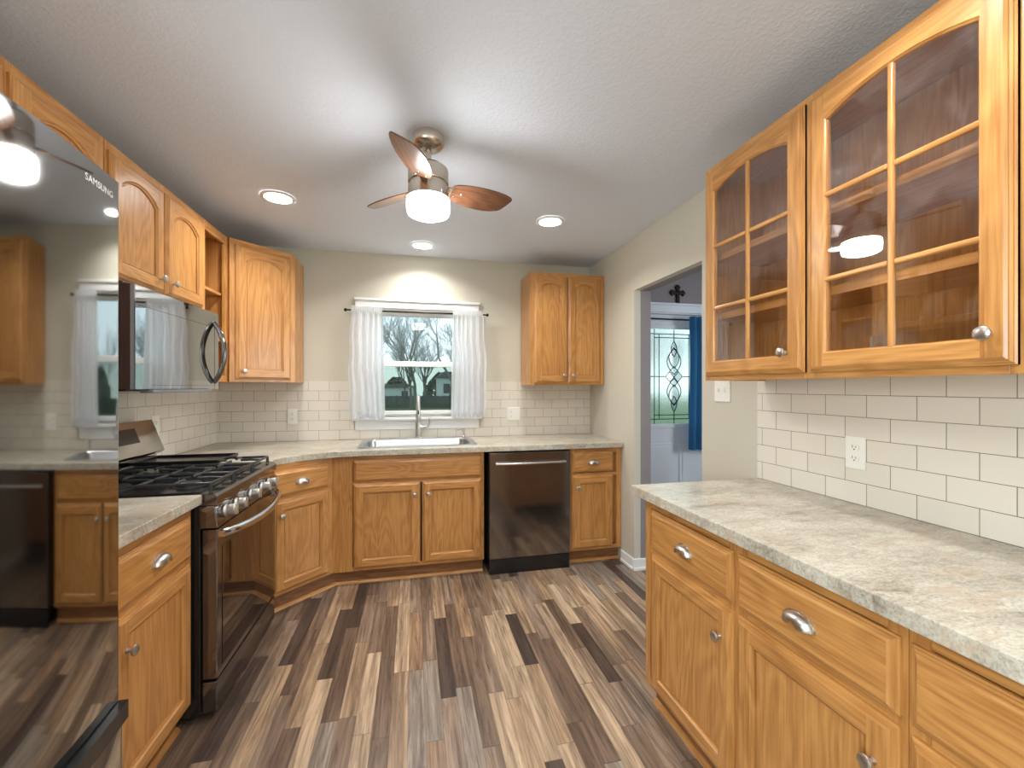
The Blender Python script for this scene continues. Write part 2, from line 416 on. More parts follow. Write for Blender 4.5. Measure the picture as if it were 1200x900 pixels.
def tag(o, label=None, cat=None, group=None, kind=None):
    if label: o['label'] = label
    if cat: o['category'] = cat
    if group: o['group'] = group
    if kind: o['kind'] = kind
    return o
def thing(name, label, cat, loc=(0,0,0), rot=0, group=None):
    o = bpy.data.objects.new(name, None); C.objects.link(o); o.empty_display_size = .1
    o.location = loc; o.rotation_euler = (0, 0, rot)
    return tag(o, label, cat, group)
def struct(name, mb, mats, **k):
    o = mb.build(name, mats, **k); o['kind'] = 'structure'; return o
def copy_tree(o, parent=None):
    c = o.copy(); C.objects.link(c)
    if parent: c.parent = parent
    for ch in list(o.children): copy_tree(ch, c)
    return c

# ================================================================ SETTING
H, XL, XR, YB, YR = 2.431, -1.465, 1.567, 3.656, -1.9
XO = 1.70                                       # far face of the right wall (opening jamb depth)
OY0, OY1, OZ = 2.09, 2.843, 2.045               # opening to the hall
WX0, WX1, WZ0, WZ1 = -.375, .455, 1.09, 1.985   # kitchen window opening
b = MB(); b.box(XL-.15, 4.3, YR-.15, YB+.15, -.10, 0); struct('floor', b, M['floor'])
b = MB(); b.box(XL-.15, XO-.06, YR-.15, YB+.15, H, H+.1); struct('ceiling', b, M['ceiling'])
def holed(b, a0, a1, h0, h1, z0, z1, zt, f):
    f(b, a0, h0, 0, zt); f(b, h1, a1, 0, zt); f(b, h0, h1, 0, z0); f(b, h0, h1, z1, zt)
b = MB(); holed(b, YR-.1, YB+.1, -1.7, -.4, .95, 2.05, H, lambda b, p, q, r, t: b.box(XL-.10, XL, p, q, r, t)); struct('wall_left', b, M['wall'])
b = MB(); b.box(XL, XO, YR-.10, YR, 0, H); struct('wall_rear', b, M['wall'])
def added_window(name, f):  # unseen windows, added to go with the fill lamps
    b = MB()
    for (a0, a1, z0, z1) in ((0, .06, 0, 1), (.94, 1, 0, 1), (.06, .94, 0, .06), (.06, .94, .94, 1), (.06, .94, .48, .53)): f(b, a0, a1, z0, z1, 0, .04)
    w_ = struct(name, b, M['white']); b = MB(); f(b, .06, .94, .06, .94, .015, .019); b.build('pane', M['pane'], w_)
added_window('added_window_2', lambda b, a0, a1, z0, z1, d0, d1: b.box(XL-.07+d0, XL-.07+d1, -1.7+1.3*a0, -1.7+1.3*a1, .95+1.1*z0, .95+1.1*z1))
added_window('added_window_4', lambda b, a0, a1, z0, z1, d0, d1: b.box(XO-.05+d0, XO-.05+d1, -1.7+1.3*a0, -1.7+1.3*a1, .95+1.1*z0, .95+1.1*z1))
added_window('added_window_3', lambda b, a0, a1, z0, z1, d0, d1: b.box(4.02+d0, 4.02+d1, .9+1.4*a0, .9+1.4*a1, .95+1.2*z0, .95+1.2*z1))
b = MB()
b.box(XL, WX0, YB, YB+.15, 0, H); b.box(WX1, XO-.001, YB, YB+.15, 0, H)
b.box(WX0, WX1, YB, YB+.15, 0, WZ0); b.box(WX0, WX1, YB, YB+.15, WZ1, H)
struct('wall_back', b, M['wall'])
b = MB()                                        # right wall: kitchen face greige, hall face mauve
def two_tone(y0, y1, z0, z1):
    b.box(XR, XR+.05, y0, y1, z0, z1, 0); b.box(XR+.05, XO, y0, y1, z0, z1, 1)
two_tone(YR, -1.7, 0, H); two_tone(-.4, OY0, 0, H); two_tone(-1.7, -.4, 0, .95); two_tone(-1.7, -.4, 2.05, H); two_tone(OY1, YB, 0, H); two_tone(OY0, OY1, OZ, H)
struct('wall_right', b, [M['wall'], M['hall_wall']])
# hall beyond the opening
DX0, DX1, DZ = 2.0, 2.914, 2.035
b = MB()
b.box(XO, DX0-.02, YB, YB+.15, 0, 2.7); b.box(DX1+.02, 4.15, YB, YB+.15, 0, 2.7); b.box(DX0-.02, DX1+.02, YB, YB+.15, DZ+.02, 2.7)
struct('wall_hall_back', b, M['hall_wall'])
b = MB(); holed(b, .3, YB, .9, 2.3, .95, 2.15, 2.7, lambda b, p, q, r, t: b.box(4.0, 4.10, p, q, r, t)); struct('wall_hall_right', b, M['hall_wall'])
b = MB(); b.box(XO, 4.15, .15, .3, 0, 2.7); struct('wall_hall_front', b, M['hall_wall'])
b = MB(); b.box(XO-.06, 4.15, .15, YB+.15, 2.65, 2.75); struct('ceiling_hall', b, M['ceiling'])
b = MB(); b.box(XO-.06, XO, .15, YB+.15, H, 2.65); struct('wall_hall_left', b, M['hall_wall'])

# baseboards
def baseboard(name, boxes):
    b = MB()
    for (x0, x1, y0, y1, nx, ny) in boxes:
        b.box(x0, x1, y0, y1, 0, .085)
        t = .006                                 # thicker shoe at the foot
        b.box(x0-(t if nx < 0 else 0), x1+(t if nx > 0 else 0), y0-(t if ny < 0 else 0), y1+(t if ny > 0 else 0), 0, .022)
    struct(name, b, M['white'], bevel=.003)
baseboard('baseboard_right', [(XR-.012, XR, OY1, 3.03, -1, 0), (XR-.012, XO+.012, OY1-.012, OY1, 0, -1),
                              (XR-.012, XR, 1.70, OY0, -1, 0), (XR-.012, XO+.012, OY0, OY0+.012, 0, 1)])
baseboard('baseboard_rear', [(XL, XR, YR, YR+.012, 0, 1)])
baseboard('baseboard_left', [(XL, XL+.012, YR+.02, .3, 1, 0)])
baseboard('baseboard_hall', [(XO, DX0-.1, YB-.012, YB, 0, -1), (DX1+.1, 4.0, YB-.012, YB, 0, -1), (XO, XO+.012, OY1+.02, YB-.02, 1, 0)])

# tiled splashbacks
CT, CB = .915, .877      # countertop top / underside
b = MB(); b.box(XL+.0101, -.47, YB-.009, YB, CT, 1.385); b.box(.56, 1.571-.004, YB-.009, YB, CT, 1.385)
b.box(-.47, .56, YB-.009, YB, CT, 1.0); struct('trim_1', b, M['tile_back'])
b = MB(); b.box(XL, XL+.010, 1.16, YB, CT-.03, 1.385); struct('trim_2', b, M['tile_left'])
b = MB(); b.box(XR-.010, XR, -1.0, 1.685, CT, 1.385); struct('trim_3', b, M['tile_right'])

# ---------------------------------------------------------------- kitchen window
b = MB()
cw = .088
b.box(WX0-cw, WX0, YB-.018, YB, WZ0, WZ1); b.box(WX1, WX1+cw, YB-.018, YB, WZ0, WZ1)
b.box(WX0-cw, WX1+cw, YB-.018, YB, WZ1, WZ1+.055)
b.box(WX0-cw-.006, WX1+cw+.006, YB-.030, YB, WZ1+.055, WZ1+.075)
b.box(WX0-cw-.012, WX1+cw+.018, YB-.055, YB+.05, WZ0-.020, WZ0)            # stool
b.box(WX0-cw, WX1+cw, YB-.018, YB, WZ0-.10, WZ0-.020)                        # apron
# jamb liner
b.box(WX0, WX0+.02, YB, YB+.15, WZ0, WZ1); b.box(WX1-.02, WX1, YB, YB+.15, WZ0, WZ1)
b.box(WX0+.02, WX1-.02, YB, YB+.15, WZ1-.02, WZ1); b.box(WX0+.02, WX1-.02, YB+.05, YB+.15, WZ0, WZ0+.015)
win = struct('window_1', b, M['white'], bevel=.003)
def sash(x0, x1, z0, z1, y, st, bt, tp):
    b = MB()
    b.box(x0, x0+st, y, y+.03, z0, z1); b.box(x1-st, x1, y, y+.03, z0, z1)
    b.box(x0+st, x1-st, y, y+.03, z0, z0+bt); b.box(x0+st, x1-st, y, y+.03, z1-tp, z1)
    s_ = b.build('window_sash', M['white'], win, bevel=.003)
    g = MB(); g.box(x0+st, x1-st, y+.012, y+.016, z0+bt, z1-tp); g.build('pane', M['pane'], s_)
sash(WX0+.02, WX1-.02, WZ0+.015, 1.555, YB+.045, .05, .035, .045)
sash(WX0+.02, WX1-.02, 1.515, WZ1-.02, YB+.08, .05, .04, .03)
b = MB(); b.box(WX0+.03, WX1-.03, YB+.125, YB+.127, WZ0+.02, 1.54); b.build('insect_screen', M['screen'], win)

# ---------------------------------------------------------------- front door in the hall
b = MB()
yd = YB + .02                                     # room-side face of the door leaf
gx0, gx1, gz0, gz1 = 2.190, 2.724, .985, 1.895
b.box(DX0, gx0-.03, yd, yd+.045, .01, DZ); b.box(gx1+.03, DX1, yd, yd+.045, .01, DZ)
b.box(gx0-.03, gx1+.03, yd, yd+.045, .01, gz0-.03); b.box(gx0-.03, gx1+.03, yd, yd+.045, gz1+.03, DZ)
for px0, px1 in ((2.13, 2.42), (2.50, 2.79)):     # moulded lower panels
    b.box(px0, px1, yd-.010, yd, .16, .80); b.box(px0+.03, px1-.03, yd-.016, yd-.010, .19, .77)
door = struct('door_1', b, M['door_white'], bevel=.004)
b = MB()
b.box(gx0-.04, gx0, yd-.014, yd, gz0-.04, gz1+.04); b.box(gx1, gx1+.04, yd-.014, yd, gz0-.04, gz1+.04)
b.box(gx0, gx1, yd-.014, yd, gz0-.04, gz0); b.box(gx0, gx1, yd-.014, yd, gz1, gz1+.04)
lite = b.build('lite_frame', M['door_white'], door, bevel=.003)
b = MB(); b.box(gx0-.02, gx1+.02, yd+.018, yd+.024, gz0-.02, gz1+.02); b.build('leaded_glass', M['leaded'], door)
# lead came pattern
yc = yd + .014; cx = 2.457; mz = (gz0+gz1)/2
b = MB(); t = .0035
def lead(pts, r=.0043): b.tube([(x, yc, z) for x, z in pts], r, 6)
for x in (gx0+.055, gx1-.055): lead([(x, gz0), (x, gz1)])
for x in (gx0+.105, gx1-.105): lead([(x, gz0+.045), (x, gz1-.045)])
for z in (gz0+.045, gz1-.045): lead([(gx0, z), (gx1, z)])
for z in (gz0+.085, gz1-.080): lead([(gx0+.055, z), (gx1-.055, z)])
lead([(gx0, mz), (cx-.10, mz)]); lead([(cx+.10, mz), (gx1, mz)])
lead([(cx, gz1), (cx, gz1-.115)]); lead([(cx, gz0), (cx, gz0+.115)])
zt, zb = gz1-.115, gz0+.115
def loop(z0_, z1_, wd, ph=0.0):
    n = 14
    for sgn in (-1, 1):
        lead([(cx + sgn*wd*math.sin(PI*i/n)**.9, z0_ + (z1_-z0_)*i/n) for i in range(n+1)])
loop(mz+.02, zt-.07, .075); loop(zb+.07, mz-.02, .075)
loop(zt-.15, zt, .030); loop(zb, zb+.15, .030)
loop(zt-.26, zt-.06, .055); loop(zb+.06, zb+.26, .055)
for sgn in (-1, 1):
    lead([(cx, mz+.10), (cx+sgn*.09, mz), (cx, mz-.10)])
    lead([(cx-sgn*.05, mz+.05), (cx+sgn*.04, mz-.05)])
b.build('came', M['came'], door)
b = MB()
b.prism([(cx, mz+.10), (cx+.09, mz), (cx, mz-.10), (cx-.09, mz)], yc+.001, yc+.003, axis=1)
for z0_, z1_ in ((zt-.26, zt), (zb, zb+.26)):
    q = [(cx+.05*math.sin(PI*i/10), z0_+(z1_-z0_)*i/10) for i in range(11)] + [(cx-.05*math.sin(PI*i/10), z0_+(z1_-z0_)*i/10) for i in range(9, 0, -1)]
    b.prism(q, yc+.001, yc+.003, axis=1)
b.build('bevelled_glass', M['bevel_glass'], door)
b = MB(); b.lathe([(.028, 0), (.028, .006), (.012, .008), (.012, .03), (.03, .045), (.03, .06), (.01, .068)], (2.87, yd, .96), (0, -1, 0)); b.build('door_knob', M['nickel'], door)
b = MB()
b.box(DX0-.09, DX0-.005, YB-.018, YB, 0, DZ+.015); b.box(DX1+.005, DX1+.09, YB-.018, YB, 0, DZ+.015)
b.box(DX0-.10, DX1+.10, YB-.020, YB, DZ+.015, DZ+.085); b.box(DX0-.11, DX1+.11, YB-.032, YB, DZ+.085, DZ+.105)
b.box(DX0-.02, DX0-.003, YB, YB+.14, 0, DZ+.02); b.box(DX1+.003, DX1+.02, YB, YB+.14, 0, DZ+.02); b.box(DX0-.02, DX1+.02, YB, YB+.14, DZ+.003, DZ+.02)
struct('trim_4', b, M['door_white'], bevel=.003)

# ================================================================ CABINET BUILDERS
# local frame of a unit: x along its width, the front face looks to -y, z up
OV, OH = M['oak_v'], M['oak_h']
OAK2 = [OV, OH]

def profile_slab(b, x0, x1, z0, z1, y, steps, cap_mat=1, cap=True):
    """ogee-edged slab; steps = [(inset, depth towards the viewer)]"""
    L = []
    for d, h in steps:
        L.append([(x0+d, y-h, z0+d), (x1-d, y-h, z0+d), (x1-d, y-h, z1-d), (x0+d, y-h, z1-d)])
    for a, c in zip(L, L[1:]):
        for i in range(4):
            j = (i+1) % 4
            b.faces([a[i], a[j], c[j], c[i]], [(0, 1, 2, 3)], 1 if i in (0, 2) else 0)
    if cap: b.faces(L[-1], [(0, 1, 2, 3)], cap_mat)
    b.faces(L[0], [(3, 2, 1, 0)], 0)
    d = steps[-1][0]
    return x0+d, x1-d, z0+d, z1-d, y-steps[-1][1]

EDGE = [(0, 0), (0, .008), (.004, .0098), (.005, .0122), (.010, .0140), (.0112, .0165), (.0155, .0190), (.017, .020)]

def door_mesh(w_, h_, arch=0.0, stile=.056, glass=False, rail_b=.056, rail_t=.056, panel_mat=0):
    """frame and panel door, lower-left corner at the origin, outer face towards -y; hollow centre when glass"""
    b = MB()
    X0, X1, Z0, Z1, yf = profile_slab(b, 0, w_, 0, h_, 0, EDGE, cap=False) if not glass else ring_slab(b, w_, h_, stile, arch)
    ix0, ix1, iz0, iz1 = stile, w_-stile, rail_b, h_-rail_t-arch
    n = 14 if arch else 1
    top = [(ix0+(ix1-ix0)*i/n, iz1+arch*math.sin(PI*i/n)**.8 if 0 < i < n else iz1) for i in range(n+1)]
    if arch:      # circular segment
        half = (ix1-ix0)/2; rad = (half*half+arch*arch)/(2*arch)
        top = [(x, iz1 + math.sqrt(max(0, rad*rad-(x-w_/2)**2)) - (rad-arch)) for x, _ in top]
    y = yf
    b.faces([(X0, y, Z0), (ix0, y, Z0), (ix0, y, Z1), (X0, y, Z1)], [(0, 1, 2, 3)], 0)
    b.faces([(ix1, y, Z0), (X1, y, Z0), (X1, y, Z1), (ix1, y, Z1)], [(0, 1, 2, 3)], 0)
    b.faces([(ix0, y, Z0), (ix1, y, Z0), (ix1, y, iz0), (ix0, y, iz0)], [(0, 1, 2, 3)], 1)
    for (xa, za), (xb, zb_) in zip(top, top[1:]):
        b.faces([(xa, y, za), (xb, y, zb_), (xb, y, Z1), (xa, y, Z1)], [(0, 1, 2, 3)], 1)
    # inner sticking: loops shrinking inwards
    cx_, cz_ = w_/2, (iz0+iz1)/2
    base = [(ix0, iz0), (ix1, iz0)] + [(x, z) for x, z in reversed(top)]
    def shrink(d):
        o = []
        for x, z in base:
            sx = (x-cx_)/((ix1-ix0)/2); 
            nx = x - d*sx
            nz = z + d if z <= iz0+1e-6 else z - d
            o.append((nx, nz))
        return o
    prof = [(0, 0), (.002, .003), (.004, .006), (.009, .0075), (.0095, .015), (.0135, .015), (.014, .0115)] if not glass else [(0, 0), (.002, .003), (.005, .006), (.006, .013)]
    LL = [[(x, y+h, z) for x, z in shrink(d)] for d, h in prof]
    m_ = len(base)
    for a, c in zip(LL, LL[1:]):
        for i in range(m_):
            j = (i+1) % m_
            b.faces([a[i], a[j], c[j], c[i]], [(0, 1, 2, 3)], 0 if i in (1, m_-1) else 1)
    if not glass: b.faces(LL[-1], [tuple(range(m_))], panel_mat)
    bmesh.ops.remove_doubles(b.bm, verts=b.bm.verts, dist=.0002)
    return b, (ix0, ix1, iz0, iz1, yf)

def ring_slab(b, w_, h_, st, arch):
    L = []
    for d, h in EDGE: L.append([(d, -h, d), (w_-d, -h, d), (w_-d, -h, h_-d), (d, -h, h_-d)])
    for a, c in zip(L, L[1:]):
        for i in range(4):
            j = (i+1) % 4; b.faces([a[i], a[j], c[j], c[i]], [(0, 1, 2, 3)], 1 if i in (0, 2) else 0)
    # back face as a frame and the rebate wall
    x0, x1, z0, z1 = st+.008, w_-st-.008, st+.008, h_-st-arch+.0
    b.box(0, x0, -.007, 0, 0, h_, 0); b.box(x1, w_, -.007, 0, 0, h_, 0); b.box(x0, x1, -.007, 0, 0, z0, 1)
    n = 14
    half = (w_-2*st)/2; rad = (half*half+arch*arch)/(2*arch) if arch else 1
    for i in range(n):
        xa, xb = x0+(x1-x0)*i/n, x0+(x1-x0)*(i+1)/n
        f = lambda x: z1 - .006 + (math.sqrt(max(0, rad*rad-(x-w_/2)**2))-(rad-arch) if arch else 0)
        b.faces([(xa, 0, f(xa)), (xb, 0, f(xb)), (xb, 0, h_), (xa, 0, h_)], [(0, 1, 2, 3)], 1)
        b.faces([(xa, 0, f(xa)), (xb, 0, f(xb)), (xb, -.008, f(xb)), (xa, -.008, f(xa))], [(0, 1, 2, 3)], 1)
    d = EDGE[-1][0]
    return d, w_-d, d, h_-d, -EDGE[-1][1]

def knob(parent, x, z, y=-.020):
    b = MB()
    b.lathe([(.0075, -.001), (.0075, .001), (.0055, .004), (.005, .013), (.008, .016), (.0145, .018), (.0165, .021), (.0155, .025), (.011, .028), (.004, .029)], (0, 0, 0), (0, -1, 0), 20)
    return b.build('knob', M['nickel'], parent, loc=(x, y, z))

def cup_pull(parent, x, z, y=-.020, W=.088, Hh=.032, D=.026):
    """bin pull: a quarter-shell open at the bottom"""
    b = MB(); nu, nv = 18, 8
    def P(i, j, s):
        th = PI*i/nu; ph = (PI/2)*j/nv
        r = math.sin(ph)
        return ((W/2*s)*math.cos(th)*(.25+.75*math.sin(ph)) if j else (W/2*s)*math.cos(th)*.25,
                -D*s*math.cos(ph), Hh*s*math.sin(th)*(.35+.65*math.sin(ph)))
    for s in (1.0, .93):
        vs = [[b.bm.verts.new(P(i, j, s)) for j in range(nv+1)] for i in range(nu+1)]
        for i in range(nu):
            for j in range(nv):
                try:
                    f = b.bm.faces.new((vs[i][j], vs[i+1][j], vs[i+1][j+1], vs[i][j+1])); f.smooth = True
                except ValueError: pass
    # flange against the drawer and two posts
    n = 18
    for i in range(n):
        a0, a1 = PI*i/n, PI*(i+1)/n
        q = [(r*math.cos(a)*W/2, yy, r*math.sin(a)*Hh) for (r, a, yy) in ((1, a0, -.003), (1.06, a0, -.003), (1.06, a1, -.003), (1, a1, -.003))]
        p2 = [(x_, 0, z_) for x_, _, z_ in q]
        b.faces(q+p2, [(0, 1, 2, 3), (4, 7, 6, 5), (1, 5, 6, 2), (0, 3, 7, 4)])
    bmesh.ops.remove_doubles(b.bm, verts=b.bm.verts, dist=.0001)
    return b.build('cup_pull', M['nickel'], parent, loc=(x, y, z))

def panel_door(parent, x0, x1, z0, z1, arch=0.0, kx=None, kz=None, name='door'):
    b, inf = door_mesh(x1-x0, z1-z0, arch)
    d = b.build(name, OAK2, parent, loc=(x0, 0, z0))
    if kx is not None: knob(d, kx-x0, kz-z0)
    return d
def drawer(parent, x0, x1, z0, z1, pull=True, name='drawer'):
    b = MB(); profile_slab(b, 0, x1-x0, 0, z1-z0, 0, EDGE, cap_mat=1)
    bmesh.ops.remove_doubles(b.bm, verts=b.bm.verts, dist=.0002)
    d = b.build(name, OAK2, parent, loc=(x0, 0, z0))
    if pull: cup_pull(d, (x1-x0)/2, (z1-z0)/2-.012)
    return d

def base_body(parent, w_, depth, openings=None, stiles=(), rail_z=(.665,), z1=CB, toe=.05, shoe=True, ends=(True, True)):
    """carcass with face frame from .1 to z1, recessed plinth below"""
    b = MB(); ft = .019
    sw = .038
    b.box(0, sw, 0, ft, .10, z1, 0); b.box(w_-sw, w_, 0, ft, .10, z1, 0)
    for sx in stiles: b.box(sx-.019, sx+.019, 0, ft, .10, z1, 0)
    xs = [sw] + [q for s_ in sorted(stiles) for q in (s_-.019, s_+.019)] + [w_-sw]
    for a, c in zip(xs[::2], xs[1::2]):
        b.box(a, c, 0, ft, z1-.040, z1, 1); b.box(a, c, 0, ft, .10, .128, 1)
        for rz in rail_z: b.box(a, c, 0, ft, rz-.014, rz+.014, 1)
    b.box(0, .018, ft, depth, .10, z1, 0); b.box(w_-.018, w_, ft, depth, .10, z1, 0)
    b.box(.018, w_-.018, ft, depth, .10, .118, 1); b.box(.018, w_-.018, depth-.012, depth, .118, z1, 0)
    b.box(.018, w_-.018, ft+.01, ft+.02, .13, z1-.04, 0)
    o = b.build('body', OAK2, parent, bevel=.0015)
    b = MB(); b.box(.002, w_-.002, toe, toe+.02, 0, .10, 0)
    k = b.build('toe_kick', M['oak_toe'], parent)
    if shoe:
        b = MB(); n = 6
        q = [(toe, 0)] + [(toe-.016*math.cos(PI/2*i/n), .018*math.sin(PI/2*i/n)) for i in range(n+1)]
        b.prism(q, .002, w_-.002, 1, axis=0)
        b.build('shoe_moulding', OAK2, k)
    return o

def upper_body(parent, w_, depth, z0, z1, stiles=(), shelves=(), thick=.018):
    b = MB(); ft = .019; sw = .040
    b.box(0, sw, 0, ft, z0, z1, 0); b.box(w_-sw, w_, 0, ft, z0, z1, 0)
    for sx in stiles: b.box(sx-.022, sx+.022, 0, ft, z0, z1, 0)
    xs = [sw] + [q for s_ in sorted(stiles) for q in (s_-.022, s_+.022)] + [w_-sw]
    for a, c in zip(xs[::2], xs[1::2]):
        b.box(a, c, 0, ft, z1-.055, z1, 1); b.box(a, c, 0, ft, z0, z0+.038, 1)
    b.box(0, .016, ft, depth, z0, z1, 0); b.box(w_-.016, w_, ft, depth, z0, z1, 0)
    b.box(.016, w_-.016, ft, depth, z1-.02, z1-.004, 1); b.box(.016, w_-.016, ft, depth, z0+.012, z0+.028, 1)
    b.box(.016, w_-.016, depth-.01, depth, z0+.028, z1-.02, 0)
    o = b.build('body', OAK2, parent, bevel=.0015)
    for sz in shelves:
        b = MB(); b.box(.018, w_-.018, ft+.006, depth-.012, sz-thick/2, sz+thick/2, 1)
        b.build('shelf', OAK2, parent, bevel=.001)
    return o

# ================================================================ LEFT RUN  (front faces +X, local x -> +Y)
LX = -.850
t = thing('base_cabinet', 'small honey oak base cabinet between range and refrigerator, one drawer over one door', 'cabinet', (LX, 1.435, 0), R(90))
base_body(t, .475, .595)
drawer(t, .012, .445, .68, .838)
panel_door(t, .012, .445, .118, .658, kx=.055, kz=.555)
t = thing('base_cabinet', 'narrow oak base cabinet tucked behind the refrigerator side under the small counter', 'cabinet', (LX, 1.165, 0), R(90))
base_body(t, .268, .595); drawer(t, .012, .255, .68, .838); panel_door(t, .012, .255, .118, .658, kx=.22, kz=.555)

LUX = -1.150
t = thing('wall_cabinet', 'short oak wall cabinet with two arched doors above the microwave', 'cabinet', (LUX, 1.935, 0), R(90))
upper_body(t, .765, .30, 1.755, 2.285, (.383,))
panel_door(t, .012, .374, 1.772, 2.250, .045, kx=.330, kz=1.833)
panel_door(t, .390, .752, 1.772, 2.250, .045, kx=.433, kz=1.833)
t = thing('wall_cabinet', 'tall oak wall cabinet left of the microwave, mostly hidden by the refrigerator', 'cabinet', (LUX, 1.165, 0), R(90))
upper_body(t, .766, .30, 1.37, 2.285, (.36,))
panel_door(t, .012, .345, 1.385, 2.250, .045, kx=.31, kz=1.44)
panel_door(t, .368, .745, 1.385, 2.250, .045, kx=.41, kz=1.44)
t = thing('wall_cabinet', 'oak wall cabinet over the top of the refrigerator', 'cabinet', (LUX, .40, 0), R(90))
upper_body(t, .76, .30, 1.83, 2.285, (.38,))
panel_door(t, .012, .370, 1.845, 2.250, .045, kx=.33, kz=1.90)
panel_door(t, .390, .748, 1.845, 2.250, .045, kx=.43, kz=1.90)

t = thing('open_shelf_unit', 'open oak shelf niche between the microwave and the corner wall cabinet', 'shelves', (LUX, 2.702, 0), R(90))
upper_body(t, .342, .30, 1.37, 2.285, (), (1.63, 1.915))

# corner wall cabinet with diagonal face
t = thing('corner_wall_cabinet', 'tall oak corner wall cabinet with one arched door set diagonally', 'cabinet', (0, 0, 0), 0)
A_, B_ = (-1.150, 3.046), (-.845, 3.351)
b = MB(); b.prism([(XL+.012, 3.046), A_, B_, (-.845, YB-.011), (XL+.012, YB-.011)], 1.37, 2.285, 0)
b.build('body', OAK2, t, bevel=.0015)
mt = Matrix.Translation((A_[0], A_[1], 0)) @ Matrix.Rotation(R(45), 4, 'Z')
b = MB(); wd = .4313
b.box(0, .036, -.019, 0, 1.37, 2.285, 0); b.box(wd-.036, wd, -.019, 0, 1.37, 2.285, 0)
b.box(.036, wd-.036, -.019, 0, 1.37, 1.41, 1); b.box(.036, wd-.036, -.019, 0, 2.24, 2.285, 1)
ff = b.build('face_frame', OAK2, t, mtx=mt, bevel=.001)
b, _ = door_mesh(.362, .865, .045)
d = b.build('door', OAK2, t, mtx=mt @ Matrix.Translation((.033, -.019, 1.388)))
knob(d, .043, .052)

# ---------------------------------------------------------------- corner base cabinet (diagonal face)
t = thing('corner_base_cabinet', 'diagonal corner oak base cabinet beside the range, drawer over door', 'cabinet', (0, 0, 0), 0)
A_, B_ = (-.872, 2.697), (-.532, 3.037)
b = MB(); b.prism([(XL+.012, 2.697), A_, B_, (B_[0], 3.058), (B_[0], YB-.012), (XL+.012, YB-.012)], .10, CB, 0)
b.build('body', OAK2, t, bevel=.0015)
mt = Matrix.Translation((A_[0], A_[1], 0)) @ Matrix.Rotation(R(45), 4, 'Z')
wd = .4808
b = MB()
b.box(0, .09, -.002, .02, .10, CB, 0); b.box(wd-.022, wd, -.002, .02, .10, CB, 0); b.box(.09, wd-.022, -.002, .02, .10, CB, 1)
b.build('face_frame', OAK2, t, mtx=mt)
b = MB(); profile_slab(b, 0, .365, 0, .150, 0, EDGE, cap_mat=1); bmesh.ops.remove_doubles(b.bm, verts=b.bm.verts, dist=.0002)
d = b.build('drawer', OAK2, t, mtx=mt @ Matrix.Translation((.088, -.002, .685))); cup_pull(d, .175, .062)
b, _ = door_mesh(.365, .545)
d = b.build('door', OAK2, t, mtx=mt @ Matrix.Translation((.088, -.002, .118))); knob(d, .040, .455)
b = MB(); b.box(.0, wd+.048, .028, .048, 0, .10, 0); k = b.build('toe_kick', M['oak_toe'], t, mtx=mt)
b = MB(); q = [(.028, 0)] + [(.028-.016*math.cos(PI/2*i/6), .018*math.sin(PI/2*i/6)) for i in range(7)]
b.prism(q, .0, wd+.042, 1, axis=0); b.build('shoe_moulding', OAK2, k)

# ================================================================ BACK RUN (front faces -Y)
BY = 3.040
t = thing('sink_base_cabinet', 'wide oak sink cabinet with false drawer front and two doors', 'cabinet', (-.530, BY, 0), 0)
base_body(t, 1.020, .60, (), (), rail_z=(.690,))
b = MB(); b.box(.0, .128, -.003, .0, .10, CB, 0); b.build('filler_panel', OAK2, t)
drawer(t, .135, 1.000, .700, .842, pull=False, name='false_drawer_front')
panel_door(t, .135, .572, .118, .685, kx=.535, kz=.600)
panel_door(t, .586, 1.000, .118, .685, kx=.628, kz=.600)
b = MB(); b.box(.5735, .5845, -.002, 0, .13, .68, 0); b.build('door_gap_shade', [M['black_matte']], t)  # black strip painted in for the shade in the gap between the doors

t = thing('base_cabinet', 'narrow oak base cabinet between dishwasher and right wall, drawer over door', 'cabinet', (1.146, BY, 0), 0)
base_body(t, .417, .60, rail_z=(.672,))
drawer(t, .014, .345, .694, .845)
panel_door(t, .014, .345, .118, .672, kx=.050, kz=.585)

t = thing('wall_cabinet', 'oak wall cabinet with two arched doors in the far right corner', 'cabinet', (.915, 3.345, 0), 0)
upper_body(t, .648, .298, 1.355, 2.275, ())
panel_door(t, .038, .318, 1.370, 2.245, .035, kx=.285, kz=1.435)
panel_door(t, .325, .612, 1.370, 2.245, .035, kx=.362, kz=1.435)

# ================================================================ RIGHT RUN (front faces -X, local x -> -Y)
RX = .957
YA = 1.640
for i, (lab, w_) in enumerate((('oak base cabinet at the far end of the right-hand counter, beside the opening', .53),
                 ('middle oak base cabinet under the right-hand counter, wide drawer over door', .457),
                 ('nearest oak base cabinet under the right-hand counter, cut by the frame edge', .457),
                 ('oak base cabinet at the near end of the right-hand counter, behind the viewer', .457))):
    t = thing('base_cabinet', lab, 'cabinet', (RX, YA, 0), R(-90), group='base cabinets along the right-hand counter')
    base_body(t, w_, .600)
    if i == 0:
        drawer(t, .062, .522, .676, .836); panel_door(t, .062, .522, .118, .655, kx=.475, kz=.555)
    else:
        drawer(t, .010, .447, .676, .836); panel_door(t, .010, .447, .118, .655, kx=.405, kz=.555)
    YA -= w_ + .001

